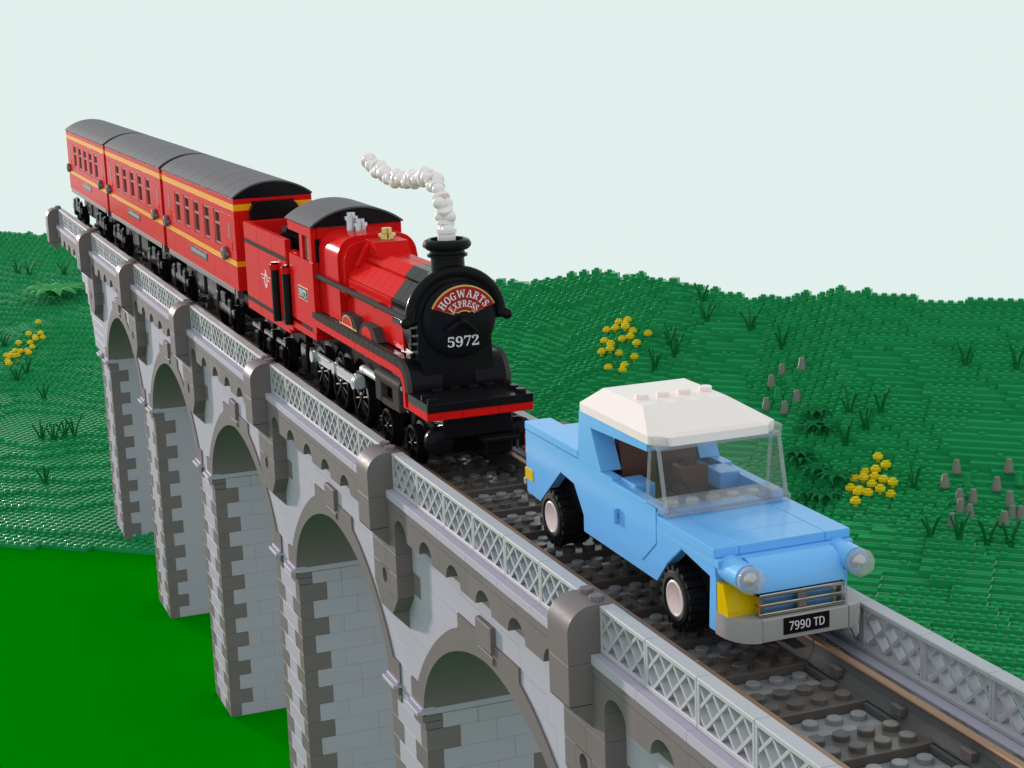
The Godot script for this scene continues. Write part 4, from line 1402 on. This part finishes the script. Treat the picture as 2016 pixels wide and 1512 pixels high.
	m.face([Vector3(-2.9, 5.9, 1.95), Vector3(-2.9, 5.9, -1.95), Vector3(-2.7, 7.42, -1.95), Vector3(-2.7, 7.42, 1.95)], Vector3(0, 6, 0))
	m.face([Vector3(-2.8, 5.9, 1.95), Vector3(-2.8, 5.9, -1.95), Vector3(-2.6, 7.42, -1.95), Vector3(-2.6, 7.42, 1.95)], Vector3(-9, 6, 0))
	part(c, "rear_window", m, "windscreen")
	# bonnet: three tiles in the middle, one along each side
	for e in [[5.45, 7.05], [7.07, 8.72], [8.74, 10.42]]:
		bx(c, "bonnet_tile", "blue", o, Vector3(e[0], 4.17, -1.95), Vector3(e[1], 4.56, 1.95), 0.02, K)
	for sd in [1.0, -1.0]:
		bx(c, "bonnet_tile", "blue", o, Vector3(5.3, 4.17, sd * 1.97), Vector3(10.42, 4.555, sd * 3.1), 0.02, K)
	bx(c, "bonnet_plate", "blue", o, Vector3(5.2, 3.8, -3.06), Vector3(10.72, 4.16, 3.06), 0.02, K)
	bx(c, "engine_block", "blue", o, Vector3(9.9, 1.2, -2.49), Vector3(10.4, 3.79, 2.49), 0.02, K)
	bx(c, "wheel_housing", "soot", o, Vector3(4.9, 1.7, -2.2), Vector3(9.88, 3.79, 2.2), 0.02, K)
	bx(c, "wheel_housing", "soot", o, Vector3(-9.28, 2.0, -2.3), Vector3(-2.6, 4.2, 2.3), 0.02, K)
	bx(c, "wing_filler", "blue", o, Vector3(5.2, 3.8, -2.49), Vector3(10.4, 4.15, 2.49), 0.02, K)
	m = MB.new(o, K)
	m.prism([Vector2(10.42, 2.97), Vector2(10.42, 3.79), Vector2(10.74, 3.79), Vector2(10.74, 4.14)] + arc(Vector2(10.75, 3.0), 1.12, 90, 2, 14, 1.14) + [Vector2(11.87, 2.97)], "z", -1.95, 1.95, 30.0)
	part(c, "nose", m, "blue")
	bx(c, "grille_back", "blue", o, Vector3(10.45, 1.98, -1.68), Vector3(11.55, 2.96, 1.68), 0.02, K)
	m = MB.new(o, K)
	for y in [[2.02, 2.16], [2.40, 2.54], [2.79, 2.94]]:
		m.box(Vector3(11.6, y[0], -1.95), Vector3(12.02, y[1], 1.95), 0.03)
	for z in [[-1.95, -1.72], [-0.2, 0.2], [1.72, 1.95]]:
		m.box(Vector3(11.6, 2.02, z[0]), Vector3(12.0, 2.94, z[1]), 0.03)
	part(c, "grille", m, "chrome")
	m = MB.new(o, K)
	m.box(Vector3(11.0, 1.06, -1.94), Vector3(12.26, 1.99, 1.94), 0.03)
	part(c, "bumper", m, "bumper_grey")
	for sd in [1.0, -1.0]:
		m = MB.new(o, K)
		var q := [Vector2(11.0, sd * 1.96), Vector2(12.26, sd * 1.96)]
		for i in range(1, 11):
			var a := PI / 2 * i / 10.0
			q.append(Vector2(10.75 + 1.51 * cos(a), sd * (1.96 + 1.1 * sin(a))))
		q.append(Vector2(10.42, sd * 3.06))
		q.append(Vector2(10.42, sd * 1.96))
		m.prism(q, "y", 1.06, 1.99)
		part(c, "bumper_corner", m, "bumper_grey")
	bx(c, "number_plate", "black", o, Vector3(12.2, 1.26, -1.03), Vector3(12.30, 1.95, 1.03), 0.01, K)
	inst(c, "lettering", words("7990 TD", false, 1.58 * K, 0.36 * K), mats.pale_print, Vector3(12.31, 1.60, 0) * K, Vector3(0, PI / 2, 0))
	# cabin
	bx(c, "cabin_floor", "seat_brown", o, Vector3(-2.7, 2.6, -1.98), Vector3(5.1, 3.0, 1.98), 0.02, K)
	bx(c, "dashboard", "blue", o, Vector3(4.3, 3.0, -1.98), Vector3(5.18, 4.6, 1.98), 0.04, K)
	for z in [1.05, -1.05]:
		m = MB.new(o, K)
		m.box(Vector3(-0.6, 3.0, z - 0.85), Vector3(1.6, 3.8, z + 0.85), 0.12)
		m.prism([Vector2(-1.3, 3.1), Vector2(-0.5, 3.1), Vector2(-1.0, 6.4), Vector2(-1.5, 6.4)], "z", z - 0.85, z + 0.85, 0.0)
		part(c, "seat", m, "seat_brown")
	m = MB.new(o, K)
	var hoop := []
	for i in 17:
		var a := TAU * i / 16.0
		hoop.append(Vector3(3.1 - 0.3 * sin(a), 4.75 + 0.5 * sin(a), 1.0 + 0.6 * cos(a)))
	m.tube(hoop, 0.1, 8)
	m.cyl(Vector3(3.1, 4.75, 1.0), Vector3(4.4, 4.3, 1.0), 0.12, 10)
	part(c, "steering_wheel", m, "black")
	# windscreen
	var ws := [Vector2(5.72, 4.96), Vector2(5.12, 7.44), Vector2(5.02, 7.44), Vector2(5.62, 4.96)]
	m = MB.new(o, K)
	m.prism(ws, "z", -2.78, 2.78, 0.0)
	part(c, "windscreen", m, "windscreen")
	for sd in [1.0, -1.0]:
		m = MB.new(o, K)
		m.prism([Vector2(5.68, 4.98), Vector2(5.10, 7.42), Vector2(4.35, 7.42), Vector2(4.0, 4.98)], "z", sd * 2.86, sd * 2.95, 0.0)
		part(c, "quarter_light", m, "windscreen")
		m = MB.new(o, K)
		m.tube([Vector3(5.68, 4.96, sd * 2.86), Vector3(5.08, 7.44, sd * 2.86)], 0.09, 8)
		m.tube([Vector3(4.02, 4.96, sd * 2.9), Vector3(4.36, 7.44, sd * 2.9)], 0.07, 8)
		part(c, "windscreen_edge", m, "windscreen_edge")
	m = MB.new(o, K)
	m.box(Vector3(4.0, 4.6, -3.0), Vector3(5.95, 4.95, 3.0), 0.08)
	part(c, "windscreen_base", m, "windscreen_edge")
	m = MB.new(o, K)
	m.box(Vector3(4.4, 7.3, -2.95), Vector3(5.2, 7.44, 2.95), 0.03)
	part(c, "windscreen_head", m, "windscreen_edge")
	for z in [-2.4, -1.44, -0.48, 0.48, 1.44, 2.4]:
		m = MB.new(o, K)
		m.stud(5.35, 4.95, z, 0.28, 0.2, 14)
		part(c, "clear_stud", m, "lamp_clear")
	# roof
	var lo := [[-2.98, 3.02], [5.16, 3.02], [5.16, -3.02], [-2.98, -3.02]]
	m = MB.new(o, K)
	var inside := Vector3(1, 7.8, 0)
	var b0 := []
	var b1 := []
	for e in [[-2.98, 2.9], [-2.8, 3.02], [4.4, 3.02], [5.16, 2.3], [5.16, -2.3], [4.4, -3.02], [-2.8, -3.02], [-2.98, -2.9]]:
		b0.append(Vector3(e[0], 7.45, e[1]))
		b1.append(Vector3(e[0], 7.82, e[1]))
	m.face(b0, inside)
	for i in 8:
		m.face([b0[i], b0[(i + 1) % 8], b1[(i + 1) % 8], b1[i]], inside)
	var t := [Vector3(-2.25, 8.52, 2.05), Vector3(1.9, 8.52, 2.05), Vector3(5.0, 7.98, 1.85), Vector3(5.0, 7.98, -1.85), Vector3(1.9, 8.52, -2.05), Vector3(-2.25, 8.52, -2.05)]
	m.face([t[0], t[1], t[4], t[5]], inside)
	m.face([t[1], t[2], t[3], t[4]], inside)
	m.face([b1[7], b1[0], t[0], t[5]], inside)
	m.face([b1[0], b1[1], t[0]], inside)
	m.face([b1[6], b1[7], t[5]], inside)
	m.face([b1[1], b1[2], t[1], t[0]], inside)
	m.face([b1[5], b1[6], t[5], t[4]], inside)
	m.face([b1[2], b1[3], t[2], t[1]], inside)
	m.face([b1[4], b1[5], t[4], t[3]], inside)
	m.face([b1[3], b1[4], t[3], t[2]], inside)
	var roof := part(c, "roof", m, "white")
	for z in [1.45, 0.42, -0.62, -1.7]:
		m = MB.new(o, K)
		m.stud(0.55, 8.52, z, 0.30, 0.21, 18)
		part(roof, "roof_stud", m, "white")
	for sd in [1.0, -1.0]:
		m = MB.new(o, K)
		m.box(Vector3(4.55, 7.46, sd * 2.45), Vector3(5.22, 7.84, sd * 2.98), 0.05)
		part(c, "windscreen_corner", m, "windscreen_edge")
	var tr := thing("suitcase", "brown suitcase standing on the passenger seat inside the blue car", "suitcase", Vector3(15.587 + 0.4 * K, -0.457 + 3.8 * K, -1.634 - 1.0 * K))
	m = MB.new(o, K)
	m.box(Vector3(-0.6, 0, -0.7), Vector3(0.5, 1.4, 0.7), 0.1)
	part(tr, "case", m, "case_brown")
	m = MB.new(o, K)
	m.tube([Vector3(-0.05, 1.38, -0.3), Vector3(-0.05, 1.6, -0.25), Vector3(-0.05, 1.6, 0.25), Vector3(-0.05, 1.38, 0.3)], 0.07, 8)
	part(tr, "handle", m, "tile_grey")

func _car_wheel(c: Node3D, K: float, wx: float, sd: float):
	var o := Vector3.ZERO
	var at := Vector3(wx, 1.34, sd * 3.0)
	var m := MB.new(o, K)
	m.lathe([Vector2(0.78, -1.7), Vector2(1.15, -1.62), Vector2(1.27, -1.35), Vector2(1.27, -0.3), Vector2(1.24, -0.1), Vector2(1.14, 0.04), Vector2(0.95, 0.06), Vector2(0.78, 0.0)], at, Vector3(0, 0, sd), 36)
	var tyre := part(c, "wheel", m, "rubber")
	m = MB.new(o, K)
	for i in 18:
		var a := TAU * i / 18.0
		for h in 2:
			var b := a + (TAU / 36.0 if h else 0.0)
			var d := Vector3(cos(b), sin(b), 0)
			var s := Vector3(-sin(b), cos(b), 0)
			var z0: float = sd * (-0.02 if h == 0 else -0.80)
			var z1: float = sd * (-0.78 if h == 0 else -1.56)
			var p := []
			for e in [[-0.13, 0], [0.13, 0], [0.11, 1], [-0.11, 1]]:
				for zz in [z0, z1]:
					p.append(at + d * (1.40 if e[1] else 1.18) + s * e[0] + Vector3(0, 0, zz))
			var mid := at + d * 1.2 + Vector3(0, 0, (z0 + z1) * 0.5)
			for f in [[4, 5, 7, 6], [0, 1, 7, 6], [2, 3, 5, 4], [0, 2, 4, 6], [1, 3, 5, 7]]:
				m.face([p[f[0]], p[f[1]], p[f[2]], p[f[3]]], mid)
	part(tyre, "tread", m, "rubber")
	m = MB.new(o, K)
	m.lathe([Vector2(0.8, -0.1), Vector2(0.79, 0.02), Vector2(0.72, 0.05), Vector2(0.66, 0.02), Vector2(0.64, -0.2), Vector2(0.5, -0.38), Vector2(0.16, -0.42), Vector2(0, -0.42)], at, Vector3(0, 0, sd), 32, true)
	part(tyre, "hub", m, "white")

# ---------------------------------------------------------------- small things on the hillside
func cone_mesh() -> ArrayMesh:
	var m := MB.new()
	m.lathe([Vector2(0.46, 0), Vector2(0.46, 0.12), Vector2(0.28, 1.02), Vector2(0.24, 1.22), Vector2(0, 1.22)], Vector3.ZERO, Vector3.UP, 18)
	return m.mesh()

func flower_mesh() -> ArrayMesh:
	var m := MB.new()
	m.lathe([Vector2(0.2, 0), Vector2(0.2, 0.3), Vector2(0.46, 0.3), Vector2(0.48, 0.34), Vector2(0.48, 0.62), Vector2(0.45, 0.65), Vector2(0.3, 0.65), Vector2(0.3, 0.84), Vector2(0, 0.85)], Vector3.ZERO, Vector3.UP, 16)
	return m.mesh()

func tuft(at: Vector3, n: int, h: float, spread: float, label: String, group: String):
	var t := thing("grass_tuft", label, "plant", at, group)
	for i in n:
		var a := TAU * i / n + rng.randf_range(-0.4, 0.4)
		var d := Vector3(cos(a), 0, sin(a))
		var hh := h * rng.randf_range(0.7, 1.1)
		var sp := spread * rng.randf_range(0.6, 1.1)
		var m := MB.new()
		m.tube([d * 0.12, d * (0.14 + sp * 0.35) + Vector3(0, hh * 0.5, 0), d * (0.14 + sp) + Vector3(0, hh, 0)], 0.12, 6)
		part(t, "blade", m, "leaf_green")
	var b := MB.new()
	b.lathe([Vector2(0.32, 0), Vector2(0.32, 0.3), Vector2(0, 0.32)], Vector3.ZERO, Vector3.UP, 10)
	part(t, "tuft_base", b, "leaf_green")

func leafy(at: Vector3, n: int, r: float, h: float, label: String, group: String, mat := "leaf_green"):
	var t := thing("leafy_plant", label, "plant", at, group)
	for i in n:
		var a := TAU * (i + rng.randf_range(-0.2, 0.2)) / n
		var d := Vector3(cos(a), 0, sin(a))
		var s := Vector3(-sin(a), 0, cos(a))
		var rr := r * rng.randf_range(0.8, 1.1)
		var m := MB.new()
		var pts := []
		for j in 6:
			var q := j / 5.0
			pts.append([d * (0.2 + rr * q) + Vector3(0, h * (0.35 + sin(q * PI * 0.8) * 0.65) * (1.0 - 0.25 * q), 0), 0.16 * rr * sin(PI * (0.12 + 0.86 * q))])
		for j in 5:
			var p: Vector3 = pts[j][0]
			var e: Vector3 = pts[j + 1][0]
			var w0: float = pts[j][1]
			var w1: float = pts[j + 1][1]
			var fold := Vector3(0, -0.35, 0)
			var low := (p + e) * 0.5 - Vector3(0, 5, 0)
			for side in [-1.0, 1.0]:
				m.face([p, e, e + s * side * w1 + fold * w1, p + s * side * w0 + fold * w0], low)
				var dn := Vector3(0, -0.1, 0)
				m.face([p + dn, e + dn, e + s * side * w1 + fold * w1 + dn * 0.6, p + s * side * w0 + fold * w0 + dn * 0.6], low + Vector3(0, 20, 0))
		part(t, "leaf", m, mat)
	var b := MB.new()
	b.lathe([Vector2(0.35, 0), Vector2(0.3, h * 0.5), Vector2(0, h * 0.55)], Vector3.ZERO, Vector3.UP, 8)
	part(t, "stem", b, mat)

# places (x, z) of the small things on the hillside
const FLOWERS_A := [[-102.1, -53.1], [-100.8, -53.6], [-100.1, -53.0], [-102.2, -51.6], [-100.9, -52.1], [-99.1, -52.5], [-98.2, -53.0], [-95.9, -53.8], [-98.2, -51.7], [-97.2, -52.2], [-100.2, -50.4], [-95.3, -52.1], [-98.3, -50.3], [-97.6, -49.9], [-96.5, -50.5], [-98.3, -49.2], [-93.8, -51.1], [-95.3, -48.6], [-93.8, -49.9], [-93.3, -49.4]]
const FLOWERS_B := [[-57.5, -59.0], [-56.0, -58.9], [-57.1, -57.4], [-56.3, -58.0], [-55.4, -57.3], [-56.9, -56.1], [-55.7, -56.3], [-54.2, -57.5], [-54.6, -56.5], [-53.0, -57.7], [-55.6, -54.9], [-54.6, -55.2], [-52.9, -56.3], [-52.1, -56.9], [-54.2, -54.8], [-53.5, -55.4], [-52.9, -53.7]]
const FLOWERS_C := [[-198.0, 1.3], [-192.9, 3.4], [-192.0, 2.6], [-192.5, 1.7], [-190.8, 1.6], [-190.3, 2.7], [-190.6, 5.2], [-189.8, 3.6], [-188.1, 3.5], [-187.8, 4.4], [-185.8, 4.3], [-187.8, 5.3], [-188.6, 6.0], [-188.5, 6.6], [-186.8, 5.9], [-187.7, 7.4], [-186.7, 7.0], [-186.7, 6.3], [-185.4, 7.5], [-183.2, 7.5]]
const CONES_A := [[-77.5, -60.3], [-75.8, -61.6], [-76.6, -58.5], [-72.2, -58.9], [-71.5, -57.1], [-73.8, -56.3]]
const CONES_B := [[-50.8, -63.0], [-49.7, -61.0], [-47.6, -66.3], [-46.7, -64.4], [-47.3, -60.9], [-46.7, -61.9], [-45.9, -60.0], [-45.2, -60.5], [-44.8, -58.4], [-44.7, -64.3], [-43.2, -63.5], [-42.7, -64.0], [-42.1, -61.8]]
const GREEN_CONES := [[-75.1, -59.8], [-74.2, -57.9], [-49.0, -62.9], [-46.1, -66.3]]
const TUFTS_R := [[-90.1, -51.7], [-95.1, -60.1], [-91.5, -58.8], [-89.8, -54.1], [-92.5, -54.8], [-63.4, -72.7], [-59.3, -75.7], [-80.8, -62.1], [-86.5, -61.5], [-61.8, -60.3], [-61.4, -57.9], [-62.6, -62.5], [-65.0, -60.5], [-51.3, -58.8], [-42.5, -57.5], [-39.9, -60.8], [-44.2, -55.8], [-41.2, -59.5]]
const BUSHES_R := [[-67.4, -58.1], [-66.3, -56.8], [-64.8, -57.1], [-63.8, -54.1], [-63.0, -54.0], [-60.1, -54.0], [-58.1, -52.0], [-55.9, -52.3], [-57.4, -54.4]]
const PALM := [[-210.3, -2.8]]
const TUFTS_L := [[-233.8, 0.3], [-230.7, -1.3], [-223.9, -6.3], [-192.7, 7.1], [-177.6, 7.1], [-178.8, 5.5], [-166.9, 4.7], [-146.2, 7.6], [-144.9, 6.2], [-144.9, 4.8], [-145.0, 3.6], [-129.5, 9.3]]

func build_small_things():
	var fm := flower_mesh()
	for e in [[FLOWERS_A, "small round yellow flower in the patch on the far slope above the car roof", "yellow flowers above the car roof"], [FLOWERS_B, "small round yellow flower in the patch right of the car windscreen", "yellow flowers right of the car"], [FLOWERS_C, "small round yellow flower in the patch at the left edge, below the palm-like plant", "yellow flowers left of the viaduct"]]:
		for p in e[0]:
			var f := inst(self, numbered("flower"), fm, mats.flower_yellow, Vector3(p[0], ground_at(p[0], p[1]), p[1]))
			tag(f, e[1], "flower", e[2])
	var cm := cone_mesh()
	for e in [[CONES_A, "grey cone just above the white car roof", "grey cones above the white roof", "cone_grey"], [CONES_B, "grey cone in the cluster near the right edge", "grey cones near the right edge", "cone_grey"], [GREEN_CONES, "green cone among the grey cones on the hillside", "green cones among the grey ones", "green_b"]]:
		var i := 0
		for p in in_order(e[0]):
			var c := inst(self, numbered("plastic_cone"), cm, mats[e[3]], Vector3(p[0], ground_at(p[0], p[1]), p[1]))
			tag(c, e[1] + ", " + ORDINALS[i], "cone", e[2])
			i += 1
	var n := 0
	for p in in_order(TUFTS_R):
		tuft(Vector3(p[0], ground_at(p[0], p[1]), p[1]), 4, 2.3, 0.9, "thin green grass tuft on the hillside right of the train, " + ORDINALS[n], "grass tufts right of the train")
		n += 1
	n = 0
	for p in in_order(TUFTS_L):
		tuft(Vector3(p[0], ground_at(p[0], p[1]), p[1]), 4, 2.4, 0.9, "thin green grass tuft on the slope left of the viaduct, " + ORDINALS[n], "grass tufts left of the viaduct")
		n += 1
	n = 0
	for p in in_order(BUSHES_R):
		leafy(Vector3(p[0], ground_at(p[0], p[1]), p[1]), 9, 1.7, 1.5, "low dark green bush on the slope beside the car windscreen, " + ORDINALS[n], "bushes beside the car")
		n += 1
	for p in PALM:
		leafy(Vector3(p[0], ground_at(p[0], p[1]), p[1]), 11, 5.2, 3.0, "wide palm-like plant with long green leaves left of the viaduct", "", "pale_leaf_green")

const ORDINALS := ["leftmost", "second from the left", "third from the left", "fourth from the left", "fifth from the left", "sixth from the left", "seventh from the left", "eighth from the left", "ninth from the left", "tenth from the left", "eleventh from the left", "twelfth from the left", "thirteenth from the left", "fourteenth from the left", "fifteenth from the left", "sixteenth from the left", "seventeenth from the left", "eighteenth from the left"]

# places sorted from left to right as one looks along the viaduct
func in_order(places: Array) -> Array:
	var out := places.duplicate()
	out.sort_custom(func(a, b): return bearing(a) < bearing(b))
	return out

func bearing(p: Array) -> float:
	var dx: float = p[0] - CAM_AT.x
	var dz: float = p[1] - CAM_AT.z
	return (0.35649 * dx - 0.9343 * dz) / (-0.9343 * dx - 0.35649 * dz)

func _ready():
	rng.seed = 4
	# camera
	var cam := Camera3D.new()
	cam.name = "camera"
	cam.fov = 24.346
	cam.near = 0.02
	cam.far = 20.0
	add_child(cam)
	cam.transform = Transform3D(Basis(Vector3(0.36348, -0.03556, -0.93092), Vector3(-0.1855, 0.9765, -0.10973), Vector3(0.91295, 0.21257, 0.34834)).orthonormalized(), CAM_AT * U)
	cam.current = true
	# sky
	var env := Environment.new()
	env.background_mode = Environment.BG_SKY
	var sky := Sky.new()
	var sm := ProceduralSkyMaterial.new()
	var air := Color8(226, 240, 237)
	sm.sky_top_color = air
	sm.sky_horizon_color = air
	sm.ground_bottom_color = air
	sm.ground_horizon_color = air
	sm.sun_angle_max = 2.0
	sky.sky_material = sm
	env.sky = sky
	env.tonemap_mode = Environment.TONE_MAPPER_LINEAR
	env.tonemap_exposure = 1.0
	env.sdfgi_enabled = true
	env.ssao_enabled = true
	env.ssil_enabled = true
	var we := WorldEnvironment.new()
	we.name = "surroundings"
	we.environment = env
	add_child(we)
	# the light comes in low from the left, along the viaduct
	var sun := DirectionalLight3D.new()
	sun.name = "sun"
	sun.light_energy = 1.15
	sun.light_color = Color(1.0, 0.955, 0.93)
	sun.light_angular_distance = 3.0
	sun.shadow_enabled = true
	add_child(sun)
	sun.look_at_from_position(Vector3.ZERO, Vector3(3.1, -0.32, -0.95))
	make_materials()
	# the setting
	var gm := MB.new()
	# a mat that ends under the foot of the hillside
	var mat_edge := [_from_camera(-60, -150), _from_camera(-60, 150), _from_camera(112, 90)]
	for i in range(FOOT.size() - 1, -1, -1):
		mat_edge.append(_from_camera(FOOT[i][1] + 3.0, FOOT[i][0] * (FOOT[i][1] + 3.0)))
	mat_edge.append(_from_camera(170, -150))
	gm.prism(mat_edge, "y", FLOOR_Y - 1.0, FLOOR_Y, 0.0)
	var ground := inst(self, "ground", gm.mesh(), mats.mat_green)
	tag(ground, "flat plain green ground below the viaduct piers", "", "", "structure")
	build_land()
	build_viaduct()
	build_track()
	build_locomotive()
	build_smoke()
	build_tender()
	build_coal()
	build_coach(-72.2, -44.75, "red coach with black roof next to the tender")
	build_coach(-103.55, -73.5, "red coach in the middle of the three")
	build_coach(-133.0, -104.9, "last red coach of the train at the far end of the viaduct")
	build_car()
	build_small_things()
